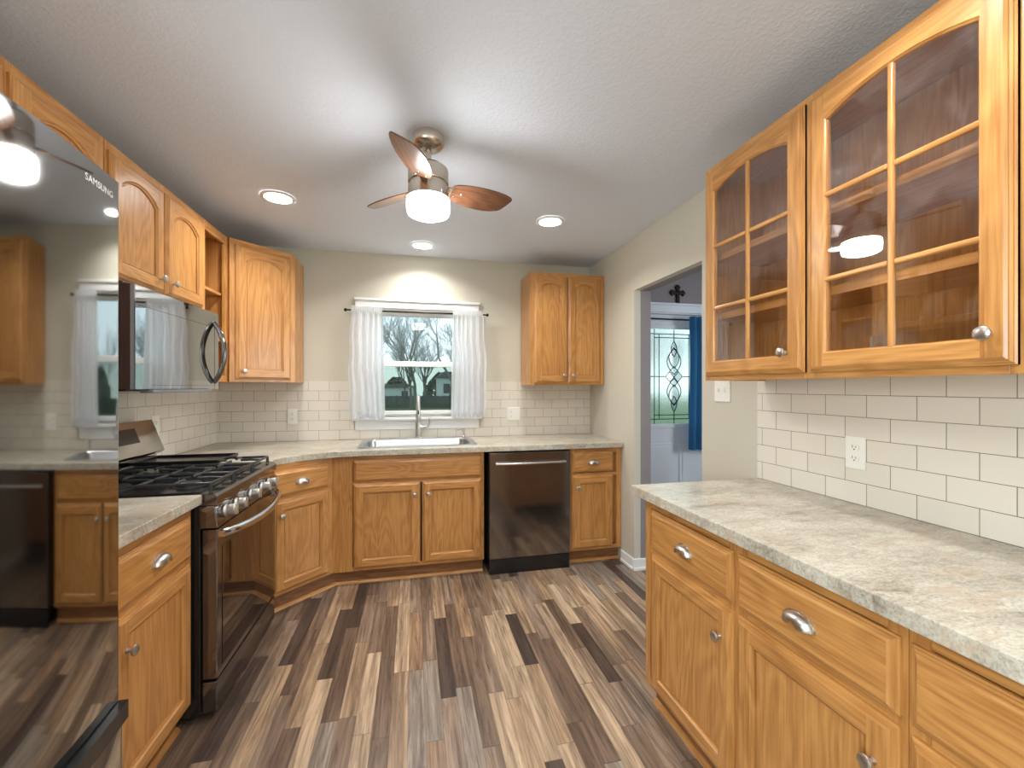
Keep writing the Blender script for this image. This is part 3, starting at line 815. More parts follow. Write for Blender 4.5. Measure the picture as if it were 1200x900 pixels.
RUX = 1.255
def glass_door(parent, x0, x1, z0, z1, kx, kz, mun):
    w_, h_ = x1-x0, z1-z0
    b, (ix0, ix1, iz0, iz1, yf) = door_mesh(w_, h_, .036, .056, True)
    d = b.build('glass_door', OAK2, parent, loc=(x0, 0, z0))
    b = MB()
    cxm = w_/2
    def bar(xa, xb, za, zb):   # muntin with a beaded section
        b.box(xa, xb, -.017, -.004, za, zb, 1 if xb-xa > zb-za else 0)
    bar(cxm-.008, cxm+.008, iz0-.005, iz1+.034)
    for z in mun: bar(ix0-.003, cxm-.008, z-z0-.008, z-z0+.008); bar(cxm+.008, ix1+.003, z-z0-.008, z-z0+.008)
    b.build('muntins', OAK2, d, bevel=.005)
    g = MB(); n = 14; half = (ix1-ix0)/2; arch = .036; rad = (half*half+arch*arch)/(2*arch)
    top = [(ix0+(ix1-ix0)*i/n, iz1+math.sqrt(rad*rad-(ix0+(ix1-ix0)*i/n-w_/2)**2)-(rad-arch)) for i in range(n+1)]
    q = [(ix0, iz0), (ix1, iz0)] + top[::-1]
    g.prism(q, -.010, -.007, 0, axis=1)
    g.build('pane', M['cab_pane'], d)
    knob(d, kx-x0, kz-z0)
t = thing('glass_front_wall_cabinet', 'oak wall cabinet with two glazed arched doors above the right-hand counter', 'cabinet', (RUX, 1.650, 0), R(-90))
upper_body(t, 1.030, .300, 1.365, 2.285, (.509,), (1.640, 1.895), thick=.028)
glass_door(t, .014, .500, 1.385, 2.262, .435, 1.455, (1.670, 1.932))
glass_door(t, .518, 1.006, 1.385, 2.262, .966, 1.455, (1.670, 1.932))
t = thing('wall_cabinet', 'oak wall cabinet at the right frame edge next to the glazed cabinet', 'cabinet', (RUX, .618, 0), R(-90))
upper_body(t, .92, .300, 1.365, 2.285, (.46,))
panel_door(t, .036, .450, 1.385, 2.262, .045, kx=.41, kz=1.44); panel_door(t, .470, .890, 1.385, 2.262, .045, kx=.51, kz=1.44)

# ================================================================ COUNTERTOPS
def slab_from_outline(outer, hole=None, z0=CB, z1=CT):
    bm = bmesh.new()
    def ring(pts):
        vs = [bm.verts.new((x, y, z1)) for x, y in pts]
        return [bm.edges.new((vs[i], vs[(i+1) % len(vs)])) for i in range(len(vs))]
    e = ring(outer) + (ring(hole) if hole else [])
    bmesh.ops.triangle_fill(bm, use_beauty=True, edges=e)
    r = bmesh.ops.extrude_face_region(bm, geom=bm.faces[:])
    for v in r['geom']:
        if isinstance(v, bmesh.types.BMVert): v.co.z = z0
    m_ = MB(); m_.bm.free(); m_.bm = bm
    return m_
SX0, SX1, SY0, SY1 = -.385, .455, 3.095, 3.632    # sink rim
def rrect(x0, x1, y0, y1, r, n=6):
    q = []
    for cx_, cy_, a0 in ((x1-r, y0+r, -PI/2), (x1-r, y1-r, 0), (x0+r, y1-r, PI/2), (x0+r, y0+r, PI)):
        for i in range(n+1): a = a0+PI/2*i/n; q.append((cx_+r*math.cos(a), cy_+r*math.sin(a)))
    return q
outl = [(XL+.011, 2.686), (-.800, 2.686)]
P0, P1, P2 = Vector((-.800, 2.686)), Vector((-.765, 2.860)), Vector((-.555, 2.965))
pts = [Vector((-.800, 2.740)), Vector((-.755, 2.815)), Vector((-.660, 2.895)), Vector((-.560, 2.955)), Vector((-.450, 2.988)), Vector((-.33, 2.998))]
outl += [tuple(p) for p in pts] + [(1.565, 2.998), (1.565, YB-.011), (XL+.011, YB-.011)]
b = slab_from_outline(outl, rrect(SX0+.02, SX1-.02, SY0+.02, SY1-.02, .03))
o = b.build('countertop', M['laminate'], bevel=.003)
tag(o, 'mottled cream and grey stone-look countertop holding the sink, wrapping the far left corner', 'countertop')
b = slab_from_outline([(XL+.011, 1.165), (-.812, 1.165), (-.812, 1.912), (XL+.011, 1.912)])
o = b.build('countertop', M['laminate'], bevel=.003)
tag(o, 'small piece of mottled stone-look countertop between refrigerator and range', 'countertop')
b = slab_from_outline([(.915, -.30), (XR-.011, -.30), (XR-.011, 1.686), (.915, 1.686)])
o = b.build('countertop', M['laminate'], bevel=.003)
tag(o, 'long mottled cream stone-look countertop on the right under the glazed cabinet', 'countertop')

# ================================================================ APPLIANCES
# ---- refrigerator (front faces +X, convex doors)
FY0, FY1, FC, FRd = .420, 1.147, .790, 3.0
t = thing('refrigerator', 'tall reflective grey stainless french-door refrigerator at the left edge', 'refrigerator', (-1.05, .78, 0), 0)
T = Vector((-1.05, .78, 0))
def fx(y, base=-.632): return base - (y-FC)**2/(2*FRd)
b = MB(); b.box(-1.445-T.x, -.735-T.x, FY0+.006-T.y, FY1-.006-T.y, .03, 1.785); b.build('case', M['brown_side'], t, bevel=.006)
def curved_front(name, y0, y1, z0, z1, mat, par, base=-.632, thick=.085, rnd=.004):
    b = MB(); n = 60
    ys = [y0+(y1-y0)*i/n for i in range(n+1)]
    ys = [y0, y0+.001, y0+.002, y0+.0032] + [y for y in ys if y0+.004 < y < y1-.004] + [y1-.0032, y1-.002, y1-.001, y1]
    def off(y):
        e = min(y-y0, y1-y)
        return rnd*(1-math.sqrt(max(0, 1-(1-min(e/ (rnd*.8), 1))**2))) if e < rnd*.8 else 0
    outer = [(fx(y, base)-off(y)-T.x, y-T.y) for y in ys]
    inner = [(-.720-T.x, y1-T.y), (-.720-T.x, y0-T.y)]
    q = outer + inner; m_ = len(q)
    lo = [b.bm.verts.new((x, y, z0)) for x, y in q]; hi = [b.bm.verts.new((x, y, z1)) for x, y in q]
    for i in range(m_):
        f = b.bm.faces.new((lo[i], lo[(i+1) % m_], hi[(i+1) % m_], hi[i])); f.smooth = i < len(outer)-1
    b.bm.faces.new(lo[::-1]); b.bm.faces.new(hi)
    return b.build(name, mat, par)
d1 = curved_front('door', FC+.001, FY1, .630, 1.800, M['fridge'], t)
d2 = curved_front('door', FY0, FC-.004, .630, 1.800, M['fridge'], t)
dr = curved_front('freezer_drawer', FY0, FY1, .075, .585, M['fridge'], t, base=-.625)
curved_front('drawer_grip', FY0+.004, FY1-.001, .588, .626, M['black'], dr, base=-.612)
b = MB(); b.box(-.98-T.x, -.70-T.x, FY0+.02-T.y, FY1-.02-T.y, .0, .07); b.build('base_grille', M['black_matte'], t)
b = MB(); b.box(-.84-T.x, -.68-T.x, FY1-.10-T.y, FY1-.02-T.y, 1.786, 1.815); b.build('hinge_cover', M['black'], t, bevel=.004)
# lettering on the door
tx = bpy.data.curves.new('wordmark', 'FONT'); tx.body = 'SAMSUNG'; tx.size = .0200; tx.extrude = .0004
tx.align_x = 'CENTER'; tx.align_y = 'CENTER'; tx.space_character = 1.08
to = bpy.data.objects.new('wordmark', tx); C.objects.link(to)
bpy.context.view_layer.update()
me = bpy.data.meshes.new_from_object(to.evaluated_get(bpy.context.evaluated_depsgraph_get()))
bpy.data.objects.remove(to)
wy, wz = 1.072, 1.760
for v in me.vertices:
    x, y, z = v.co; yy = wy + x
    v.co = (fx(yy)+.0006+z-T.x, yy-T.y, wz+y)
me.materials.clear(); me.materials.append(M['letters'])
o = bpy.data.objects.new('lettering', me); C.objects.link(o); o.parent = d1
o['label'] = 'silver SAMSUNG lettering'

# ---- range
RY0, RY1 = 1.925, 2.673
t = thing('gas_range', 'black stainless gas range with five knobs and curved oven handle', 'range', (-1.10, (RY0+RY1)/2, 0), 0)
T = Vector((-1.10, (RY0+RY1)/2, 0)); g = lambda *a: (a[0]-T.x, a[1]-T.x, a[2]-T.y, a[3]-T.y, a[4], a[5])
b = MB(); b.box(*g(-1.44, -.825, RY0, RY1, .03, .905)); b.build('case', M['black'], t, bevel=.003)
for yy in (RY0+.05, RY1-.05):
    for xx in (-1.40, -.88):
        b = MB(); b.lathe([(.018, 0), (.018, .01), (.01, .012), (.01, .04)], (xx-T.x, yy-T.y, 0)); b.build('levelling_foot', M['black_matte'], t)
b = MB(); q = [(-1.44-T.x, .905), (-1.44-T.x, .915), (-.775-T.x, .912), (-.764-T.x, .902), (-.764-T.x, .866), (-.83-T.x, .866), (-.83-T.x, .905)]
def xz_prism(b, q, y0, y1, mat=0):
    n = len(q); pts = [(x, y0, z) for x, z in q]+[(x, y1, z) for x, z in q]
    b.faces(pts, [tuple(range(n)), tuple(range(n, 2*n))[::-1]]+[(i, (i+1) % n, n+(i+1) % n, n+i) for i in range(n)], mat)
xz_prism(b, q, RY0-T.y, RY1-T.y); ctp = b.build('cooktop', M['black_steel'], t, bevel=.002)
b = MB(); b.box(*g(-1.37, -.835, RY0+.02, RY1-.02, .913, .917)); b.build('burner_tray', M['black'], ctp)
b = MB(); q = [(-.83-T.x, .865), (-.775-T.x, .865), (-.762-T.x, .775), (-.83-T.x, .775)]
xz_prism(b, q, RY0-T.y, RY1-T.y); cp = b.build('control_panel', M['black_steel'], t, bevel=.003)
for yy in (2.005, 2.115, 2.285, 2.435, 2.545):
    b = MB(); b.lathe([(.026, 0), (.026, .006), (.021, .010), (.020, .016)], (0, 0, 0), (1, 0, .12), 24, 0)
    b.lathe([(.0235, .016), (.0225, .040), (.019, .044), (.004, .045)], (0, 0, 0), (1, 0, .12), 24, 0)
    b.box(.040, .050, -.005, .005, -.016, .026)
    b.build('knob', M['nickel'], t, loc=(-.768-T.x, yy-T.y, .822), bevel=.001)
# oven door
b = MB(); b.box(*g(-.823, -.768, RY0+.010, RY1-.008, .168, .766)); od = b.build('oven_door', M['black_steel'], t, bevel=.004)
b = MB(); b.box(*g(-.768, -.7655, RY0+.055, RY1-.055, .200, .690)); b.build('oven_window', M['oven_glass'], od, bevel=.001)
b = MB(); n = 22; pth = []
for i in range(n+1):
    s_ = i/n; yy = RY0+.020+(RY1-RY0-.040)*s_
    pth.append((-.755+.060*math.sin(PI*s_)**.6-T.x, yy-T.y, .748-.014*math.sin(PI*s_)))
b.tube(pth, .0135, 12, flat=1.25)
for yy in (RY0+.028, RY1-.028): b.box(*g(-.770, -.742, yy-.013, yy+.013, .735, .760))
b.build('handle', M['chrome'], od)
b = MB(); b.box(*g(-.823, -.770, RY0+.010, RY1-.008, .035, .158)); b.build('storage_drawer', M['black_steel'], t, bevel=.004)
# backguard: sloping display panel
b = MB(); xz_prism(b, [(-1.45-T.x, .915), (-1.350-T.x, .915), (-1.350-T.x, .990), (-1.45-T.x, .990)], RY0-T.y, RY1-T.y)
xz_prism(b, [(-1.45-T.x, 1.160), (-1.372-T.x, 1.164), (-1.312-T.x, 1.000), (-1.335-T.x, .986), (-1.45-T.x, .986)], RY0-T.y, RY1+.0-T.y)
bg_ = b.build('backguard', M['backguard'], t, bevel=.003)
b = MB(); d_ = Vector((-1.312+1.372, 1.000-1.164)).normalized(); nrm = Vector((-d_.y, d_.x))
def onbg(s0, s1, y0, y1, th=.0012):
    a = Vector((-1.372, 1.164))+d_*s0; c = Vector((-1.372, 1.164))+d_*s1
    q = [a, a+nrm*th, c+nrm*th, c]
    xz_prism(b, [(p.x-T.x, p.y) for p in q], y0-T.y, y1-T.y)
onbg(.035, .110, 2.12, 2.50); b.build('display', M['black'], bg_)
# grates
def grate(x0, x1, y0, y1):
    b = MB(); zt_ = .948; r_ = .0065
    b.tube([(x0-T.x, y0-T.y, zt_), (x1-T.x, y0-T.y, zt_), (x1-T.x, y1-T.y, zt_), (x0-T.x, y1-T.y, zt_)], r_, 8, closed=True)
    for (xx, yy) in ((x0, y0), (x1, y0), (x1, y1), (x0, y1)):
        b.tube([(xx-T.x, yy-T.y, zt_), (xx-T.x, yy-T.y, .914)], [r_, .008], 8)
    xm = (x0+x1)/2
    b.tube([(xm-T.x, y0-T.y, zt_), (xm-T.x, y1-T.y, zt_)], r_, 8)
    for cx_ in ((x0+xm)/2, (x1+xm)/2):
        cy_ = (y0+y1)/2; rr = .035
        for dx, dy, ex, ey in ((1, 0, (xm if cx_ < xm else x1), cy_), (-1, 0, (x0 if cx_ < xm else xm), cy_), (0, 1, cx_, y1), (0, -1, cx_, y0)):
            b.tube([(cx_+dx*rr-T.x, cy_+dy*rr-T.y, zt_+.003), ((cx_+dx*rr+ex)/2-T.x, (cy_+dy*rr+ey)/2-T.y, zt_+.004), (ex-T.x, ey-T.y, zt_)], r_, 8)
    b.build('grate', M['iron'], t)
W3 = (RY1-RY0-.05)/3
for k in range(3): grate(-1.315, -.800, RY0+.028+k*W3+.004, RY0+.022+(k+1)*W3-.004)
for k, (xx, yy, rr) in enumerate([(-1.18, RY0+.15, .036), (-.93, RY0+.15, .045), (-1.06, RY0+.374, .04), (-1.18, RY1-.15, .036), (-.93, RY1-.15, .045)]):
    b = MB(); b.lathe([(rr+.012, .913), (rr+.012, .918), (rr, .921), (rr, .931), (rr-.006, .935), (.004, .936)], (xx-T.x, yy-T.y, 0), (0, 0, 1), 24)
    b.build('burner', M['iron'], t)
# griddle plate lying on the back of the cooktop near the wall side
b = MB(); gx0_, gx1_, gy0_, gy1_ = -1.335, -.960, 2.425, 2.655
b.box(gx0_, gx1_, gy0_, gy1_, .9555, .961)
for a in ((gx0_-.012, gx0_, gy0_-.006, gy1_+.006), (gx1_, gx1_+.008, gy0_-.006, gy1_+.006), (gx0_, gx1_, gy0_-.006, gy0_), (gx0_, gx1_, gy1_, gy1_+.006)): b.box(*a, .9555, .972)
o = b.build('griddle_plate', M['black'], bevel=.003); tag(o, 'flat black griddle plate lying on the far burners of the range', 'griddle')

# ---- microwave
MY0, MY1 = 1.957, 2.690
t = thing('microwave', 'mirror-fronted over-the-range microwave with curved black handle', 'microwave', (-1.25, (MY0+MY1)/2, 1.325), 0)
T = Vector((-1.25, (MY0+MY1)/2, 1.325)); g = lambda *a: (a[0]-T.x, a[1]-T.x, a[2]-T.y, a[3]-T.y, a[4]-T.z, a[5]-T.z)
b = MB(); b.box(*g(-1.452, -1.105, MY0, MY1, 1.328, 1.752)); b.build('case', M['brown_side'], t, bevel=.003)
b = MB(); b.box(*g(-1.103, -1.062, MY0, MY1, 1.328, 1.742)); dd = b.build('door', M['mirror_glass'], t, bevel=.002)
b = MB(); b.box(*g(-1.104, -1.079, MY0-.0015, MY0, 1.328, 1.742)); b.build('door_edge', M['brown_side'], dd)
b = MB(); b.box(*g(-1.077, -1.064, MY0-.0012, MY0, 1.328, 1.742)); b.build('door_trim', M['grey_plastic'], dd)
b = MB()
for a in ((MY0+.02, MY1-.05, 1.662, 1.6635), (MY0+.11, MY1-.05, 1.345, 1.3463)): b.box(*g(-1.0622, -1.0612, a[0], a[1], a[2], a[3]))
b.box(*g(-1.0622, -1.0612, MY1-.050, MY1-.0487, 1.345, 1.6635))
b.build('window_border', M['black'], dd)
b = MB(); n = 20
for off_, sgn in ((0, 1),):
    pth = []
    for i in range(n+1):
        s_ = i/n; pth.append((-1.060+.052*math.sin(PI*s_)**.75-T.x, MY1-.062-T.y, 1.362+.325*s_-T.z))
    b.tube(pth, .0125, 12)
    pth = []
b.build('handle', M['black_steel'], dd)
b = MB(); b.box(*g(-1.43, -1.10, MY0+.01, MY1-.01, 1.320, 1.328)); vt = b.build('vent_base', M['black'], t, bevel=.002)
b = MB(); b.box(*g(-1.10, -1.05, MY0+.10, MY1-.12, 1.312, 1.326)); b.build('light_strip', M['grey_plastic'], vt, bevel=.003)

# ---- dishwasher
t = thing('dishwasher', 'black stainless dishwasher with bar handle under the back counter', 'dishwasher', (.824, 3.03, 0), 0)
b = MB(); b.box(-.303, .303, .0, .58, .10, .868); b.build('case', M['black_matte'], t)
b = MB(); b.box(-.303, .303, -.040, -.002, .112, .866); dd = b.build('door', M['black_steel'], t, bevel=.004)
b = MB(); b.box(-.300, .300, -.030, -.012, .0, .108); b.box(-.300, .300, -.012, .05, .02, .108); b.build('kick_plate', M['black'], t, bevel=.002)
b = MB(); n = 16
b.tube([(-.262+.524*i/n, -.062-.012*math.sin(PI*i/n), .792) for i in range(n+1)], .009, 12)
for xx in (-.25, .25): b.tube([(xx, -.040, .792), (xx, -.064, .792)], .008, 10)
b.build('handle', M['nickel'], dd)

# ================================================================ SINK, TAP
t = thing('kitchen_sink', 'drop-in stainless single-bowl sink under the window', 'sink', (.035, 3.36, CT), 0)
T = Vector((.035, 3.36, CT))
b = MB()
loops = [(rrect(SX0, SX1, SY0, SY1, .045), .0), (rrect(SX0, SX1, SY0, SY1, .045), .006), (rrect(SX0+.008, SX1-.008, SY0+.008, SY1-.008, .04), .008),
         (rrect(SX0+.035, SX1-.035, SY0+.03, SY1-.095, .07), .006), (rrect(SX0+.042, SX1-.042, SY0+.037, SY1-.102, .07), -.004),
         (rrect(SX0+.055, SX1-.055, SY0+.050, SY1-.115, .07), -.150), (rrect(SX0+.095, SX1-.095, SY0+.090, SY1-.155, .05), -.178)]
prev = None
for q, z in loops:
    vs = [b.bm.verts.new((x-T.x, y-T.y, z)) for x, y in q]
    if prev:
        for i in range(len(vs)):
            f = b.bm.faces.new((prev[i], prev[(i+1) % len(vs)], vs[(i+1) % len(vs)], vs[i])); f.smooth = True
    prev = vs
b.bm.faces.new(prev)
b.build('basin', M['steel'], t)
b = MB(); b.lathe([(.045, -.1775), (.045, -.174), (.03, -.175), (.004, -.177)], (0, -.03, 0)); b.build('drain', M['chrome'], t)

FXx, FYy, FZ = .034, 3.585, CT+.008
t = thing('faucet', 'tall brushed nickel pull-down faucet behind the sink', 'faucet', (FXx, FYy, FZ), 0)
b = MB(); b.box(-.135, .135, -.028, .028, 0, .004); b.build('deck_plate', M['nickel'], t, bevel=.004)
b = MB(); b.lathe([(.028, .004), (.028, .010), (.0235, .014), (.0235, .125), (.021, .132), (.0135, .136)], (0, 0, 0)); b.build('base', M['nickel'], t)
b = MB(); pth = [(0, 0, .13), (0, 0, .28)]
for i in range(1, 13):
    a = PI*i/12; pth.append((0, -.062+.062*math.cos(a), .28+.062*math.sin(a)))
b.tube(pth, .0135, 14); b.build('gooseneck', M['nickel'], t)
b = MB(); b.lathe([(.013, 0), (.0155, -.006), (.0165, -.06), (.019, -.105), (.0205, -.118), (.0185, -.124)], (0, -.124, .285)); hd = b.build('spray_head', M['nickel'], t)
b = MB(); b.box(-.0045, .0045, -.143, -.138, .200, .232); b.build('spray_button', M['black'], hd, bevel=.002)
b = MB(); b.lathe([(.017, .02), (.017, .050), (.013, .058)], (0, 0, .085), (1, 0, 0))
b.tube([(.05, 0, .085), (.075, -.002, .092), (.088, -.005, .115), (.090, -.008, .140), (.084, -.010, .160)], [.013, .010, .007, .006, .005], 12)
b.build('lever', M['nickel'], t)

t = thing('soap_dispenser', 'small brushed nickel soap dispenser at the right end of the sink', 'soap dispenser', (.405, 3.585, FZ), 0)
b = MB(); b.lathe([(.016, 0), (.016, .004), (.010, .010), (.009, .045)], (0, 0, 0)); b.build('base', M['nickel'], t)
b = MB(); b.lathe([(.0115, .045), (.0115, .066), (.009, .069)], (0, 0, 0)); b.tube([(0, 0, .060), (-.03, -.015, .060), (-.055, -.028, .056)], .0045, 8); b.build('pump_head', M['nickel'], t)

# ================================================================ CURTAINS
t = thing('curtain_rod', 'thin dark curtain rod above the kitchen window with ball ends', 'curtain rod', (.04, YB-.055, 1.952), 0)
b = MB(); b.tube([(-.560, 0, 0), (.560, 0, 0)], .0065, 10); b.build('rod', M['bronze'], t)
for sx in (-1, 1):
    b = MB(); b.lathe([(.007, 0), (.012, .004), (.014, .012), (.011, .020), (.003, .024)], (sx*.558, 0, 0), (sx, 0, 0), 14); b.build('finial', M['bronze'], t)
    b = MB(); b.tube([(sx*.520, 0, -.002), (sx*.520, .036, -.010)], .005, 8); b.box(sx*.520-.009, sx*.520+.009, .034, .0365, -.035, .015); b.build('bracket', M['bronze'], t)

def cafe_curtain(x0t, x1t, x0b, x1b, z0, seed, label, side):
    rnd = random.Random(seed); nx, nz = 110, 46
    zt_ = 1.985; yr = YB-.055
    fold = [rnd.uniform(.6, 1.3) for _ in range(12)]
    bm = bmesh.new(); rows = []
    for j in range(nz+1):
        v = j/nz; z = zt_ + (z0-zt_)*v; row = []
        for i in range(nx+1):
            u = i/nx
            xa = x0t+(x0b-x0t)*(v**.7) + (side == 'L')*(-.012*math.sin(PI*v*1.1)+.004*math.sin(v*19))
            xb = x1t+(x1b-x1t)*(v**.7) + (side == 'R')*(.012*math.sin(PI*v*1.1)+.005*math.sin(v*17))
            x = xa+(xb-xa)*u
            amp = .005+.009*min(1, v*2.0)
            ph = u*2*PI*(5.2+seed*.2) + 1.0*math.sin(2.6*v+seed) + 1.3*math.sin(u*7+seed) + .8*math.sin(u*5-4*v)
            y = amp*math.sin(ph)*fold[int(u*10) % 12] + .0022*math.sin(u*2*PI*15+v*6+math.sin(u*11))
            if v < .055: y = .0035*math.sin(u*2*PI*22) + (-.010 if abs(z-1.952) < .012 else 0)
            elif v < .08: y *= .4; y -= .008
            if v > .93:                                    # ruffled hem
                k = (v-.93)/.07; y += .016*k*math.sin(u*2*PI*26+seed); x += .004*k*math.sin(u*50)
            zz = z + (.006*math.sin(u*2*PI*22+1) if v < .02 else 0) + (.008*math.sin(u*2*PI*6+seed) if v > .97 else 0)
            row.append(bm.verts.new((x, yr-.010+y, zz)))
        rows.append(row)
    for a, c in zip(rows, rows[1:]):
        for i in range(nx): 
            f = bm.faces.new((a[i], a[i+1], c[i+1], c[i])); f.smooth = True
    m_ = MB(); m_.bm.free(); m_.bm = bm
    o = m_.build('sheer_curtain', M['sheer'])
    tag(o, label, 'curtain', 'white sheer curtains at the kitchen window')
cafe_curtain(-.485, -.250, -.500, -.225, 1.082, 1, 'white sheer gathered curtain on the left side of the kitchen window', 'L')
cafe_curtain(.320, .560, .300, .600, 1.082, 4, 'white sheer gathered curtain on the right side of the kitchen window', 'R')

# hall curtain on its rod, cross above the door
t = thing('curtain_rod', 'thin dark rod across the front door in the hall', 'curtain rod', (2.45, YB-.075, 1.975), 0)
b = MB(); b.tube([(-.55, 0, 0), (.55, 0, 0)], .008, 10); b.build('rod', M['bronze'], t)
for sx in (-.5, .5):
    b = MB(); b.tube([(sx, 0, 0), (sx, .055, -.01)], .006, 8); b.box(sx-.01, sx+.01, .050, .056, -.03, .015); b.build('bracket', M['bronze'], t)
bm = bmesh.new(); rows = []
for j in range(31):
    v = j/30; z = 2.005+(.745-2.005)*v; row = []
    for i in range(81):
        u = i/80; x = 2.53+.36*u
        y = .022*math.sin(u*2*PI*5.0+.3)*(1-.15*math.sin(v*3)) + .003*math.sin(u*60)
        if v < .05: y *= .8
        row.append(bm.verts.new((x+.006*math.sin(v*5), YB-.105+y, z)))
    rows.append(row)
for a, c in zip(rows, rows[1:]):
    for i in range(80): f = bm.faces.new((a[i], a[i+1], c[i+1], c[i])); f.smooth = True
m_ = MB(); m_.bm.free(); m_.bm = bm; o = m_.build('curtain', M['blue_cloth'])
tag(o, 'blue pleated curtain hanging beside the leaded front door glass', 'curtain')

b = MB(); cz = 2.221; cx_ = 2.468; yw = YB-.022
def bud(x, z, r): b.lathe([(r*.9, 0), (r, .004), (r*.8, .014), (r*.3, .018)], (x, YB-.001, z), (0, -1, 0), 12)
b.box(cx_-.017, cx_+.017, YB-.018, YB-.001, cz-.085, cz+.070); b.box(cx_-.055, cx_+.055, YB-.018, YB-.001, cz+.005, cz+.038)
for (x, z) in ((cx_, cz+.078), (cx_-.062, cz+.021), (cx_+.062, cz+.021), (cx_, cz-.090), (cx_, cz+.021)): bud(x, z, .024)
for dx in (-.018, .018): bud(cx_+dx, cz+.074, .013); bud(cx_+dx*1.1, cz-.086, .013)
for sx in (-1, 1):
    for dz in (.003, .039): bud(cx_+sx*.058, cz+dz, .013)
o = b.build('wall_cross', M['bronze'], bevel=.002)
tag(o, 'small dark ornate cross hung above the hall front door', 'cross')

# ================================================================ OUTLETS AND SWITCHES
def outlet(loc, rot, label, kind='duplex', width=.072, hgt=.118):
    t = thing('wall_switch' if kind == 'switch' else 'electrical_outlet', label, 'switch' if kind == 'switch' else 'outlet', loc, rot)
    b = MB(); b.box(-width/2, width/2, -.006, 0, -hgt/2, hgt/2); b.build('cover_plate', M['plastic'], t, bevel=.003)
    centres = [0] if width < .09 else [-.023, .023]
    for k, cx_ in enumerate(centres):
        if kind == 'switch' or (k == 1 and kind == 'mixed'):
            b = MB(); b.box(cx_-.0045, cx_+.0045, -.016, -.006, -.004, .014); b.build('toggle', M['plastic'], t, bevel=.001)
        else:
            for dz in (-.0195, .0195):
                b = MB(); b.prism([(cx_+.017*math.cos(a)*1.0, dz+max(-.0125, min(.0125, .017*math.sin(a)))) for a in [2*PI*i/24 for i in range(24)]], -.0085, -.006, axis=1)
                r_ = b.build('receptacle', M['plastic'], t)
                b = MB()
                b.box(cx_-.0075, cx_-.0055, -.0090, -.0084, dz-.001, dz+.008); b.box(cx_+.0050, cx_+.0070, -.0090, -.0084, dz-.001, dz+.006)
                b.lathe([(.0025, 0), (.0025, .0006)], (cx_, -.0084, dz-.007), (0, -1, 0), 10)
                b.build('slots', M['slot'], r_)
outlet((XR-.010, 1.229, 1.100), R(-90), 'white duplex outlet in the tiles above the right-hand counter')
outlet((-.926, YB-.009, 1.108), 0, 'white outlet in the back tiles under the corner wall cabinet')
outlet((.850, YB-.009, 1.105), 0, 'wide white outlet plate in the back tiles right of the window', 'mixed', .115, .115)
outlet((XL+.010, 2.86, 1.115), R(90), 'white outlet in the left tiles beside the range backguard')
outlet((XR, 1.925, 1.318), R(-90), 'white light switch on the painted wall beside the glazed cabinet', 'switch', .115, .115)

# ================================================================ CEILING FIXTURES
spots = [(-.762, 2.700, 'glowing recessed ceiling light left of the fan'), (.875, 2.690, 'glowing recessed ceiling light right of the fan'),
         (.063, 3.359, 'glowing recessed ceiling light nearest the kitchen window'),
         (-.75, .75, 'added recessed fill light above the refrigerator, out of view'), (.875, .75, 'added recessed fill light over the near right counter, out of view'),
         (.06, -.70, 'added recessed fill light behind the viewer')]
for i, (x, y, lab) in enumerate(spots):
    t = thing('recessed_light', lab, 'ceiling light', (x, y, H), 0, group='recessed lights in the kitchen ceiling')
    b = MB(); n = 32
    for k in range(n):
        a0, a1 = 2*PI*k/n, 2*PI*(k+1)/n
        q = [(r_*math.cos(a), r_*math.sin(a), z) for (r_, a, z) in ((.072, a0, -.008), (.092, a0, -.001), (.092, a1, -.001), (.072, a1, -.008))]
        b.faces(q, [(0, 1, 2, 3)], 0, True)
    b.build('trim_ring', M['white'], t)
    b = MB(); b.lathe([(.073, -.0075), (.073, -.004), (.05, -.002)], (0, 0, 0)); b.build('lens', M['canglow'], t)
    l_ = lamp('can_lamp', 'AREA', (0, 0, -.012), CAN_W, (1, .985, .96), .13, (0, 0, 0), R(140)); l_.parent = t

# fan
FX_, FYf = .061, 1.888
t = thing('ceiling_fan', 'small brushed nickel ceiling fan with three walnut blades and a lit drum light', 'ceiling fan', (FX_, FYf, H), 0)
b = MB(); b.lathe([(.060, 0), (.066, -.006), (.067, -.040), (.060, -.052), (.040, -.066), (.022, -.070)], (0, 0, 0), (0, 0, 1), 40); b.build('canopy', M['fan_nickel'], t)
b = MB(); b.lathe([(.013, -.065), (.013, -.140)], (0, 0, 0)); b.lathe([(.026, -.118), (.034, -.132), (.034, -.140)], (0, 0, 0)); b.build('downrod', M['fan_nickel'], t)
b = MB(); b.lathe([(.040, -.136), (.070, -.140), (.084, -.152), (.086, -.160), (.086, -.212), (.080, -.216), (.080, -.222)], (0, 0, 0), (0, 0, 1), 48); b.build('motor_housing', M['fan_nickel'], t)
b = MB(); b.lathe([(.070, -.222), (.084, -.224), (.086, -.228), (.087, -.278), (.089, -.281)], (0, 0, 0), (0, 0, 1), 48); b.build('light_kit', M['fan_nickel'], t)
b = MB(); b.lathe([(.086, -.280), (.090, -.283), (.0915, -.290), (.0915, -.332), (.086, -.346), (.068, -.354), (.03, -.357), (.004, -.3575)], (0, 0, 0), (0, 0, 1), 48); b.build('glass_drum', M['lampglass'], t)
b = MB()
for z in range(8): b.lathe([(.0012, -.001), (.0018, 0), (.0012, .001)], (.050, -.078, -.272-z*.012), (0, 0, 1), 6)
b.tube([(.050, -.079, -.262), (.051, -.100, -.275), (.051, -.1, -.385)], .0009, 6); b.lathe([(.0025, -.405), (.004, -.395), (.0025, -.385)], (.051, -.1, 0), (0, 0, 1), 8)
b.build('pull_chain', M['white'], t)
PHI = -YAW
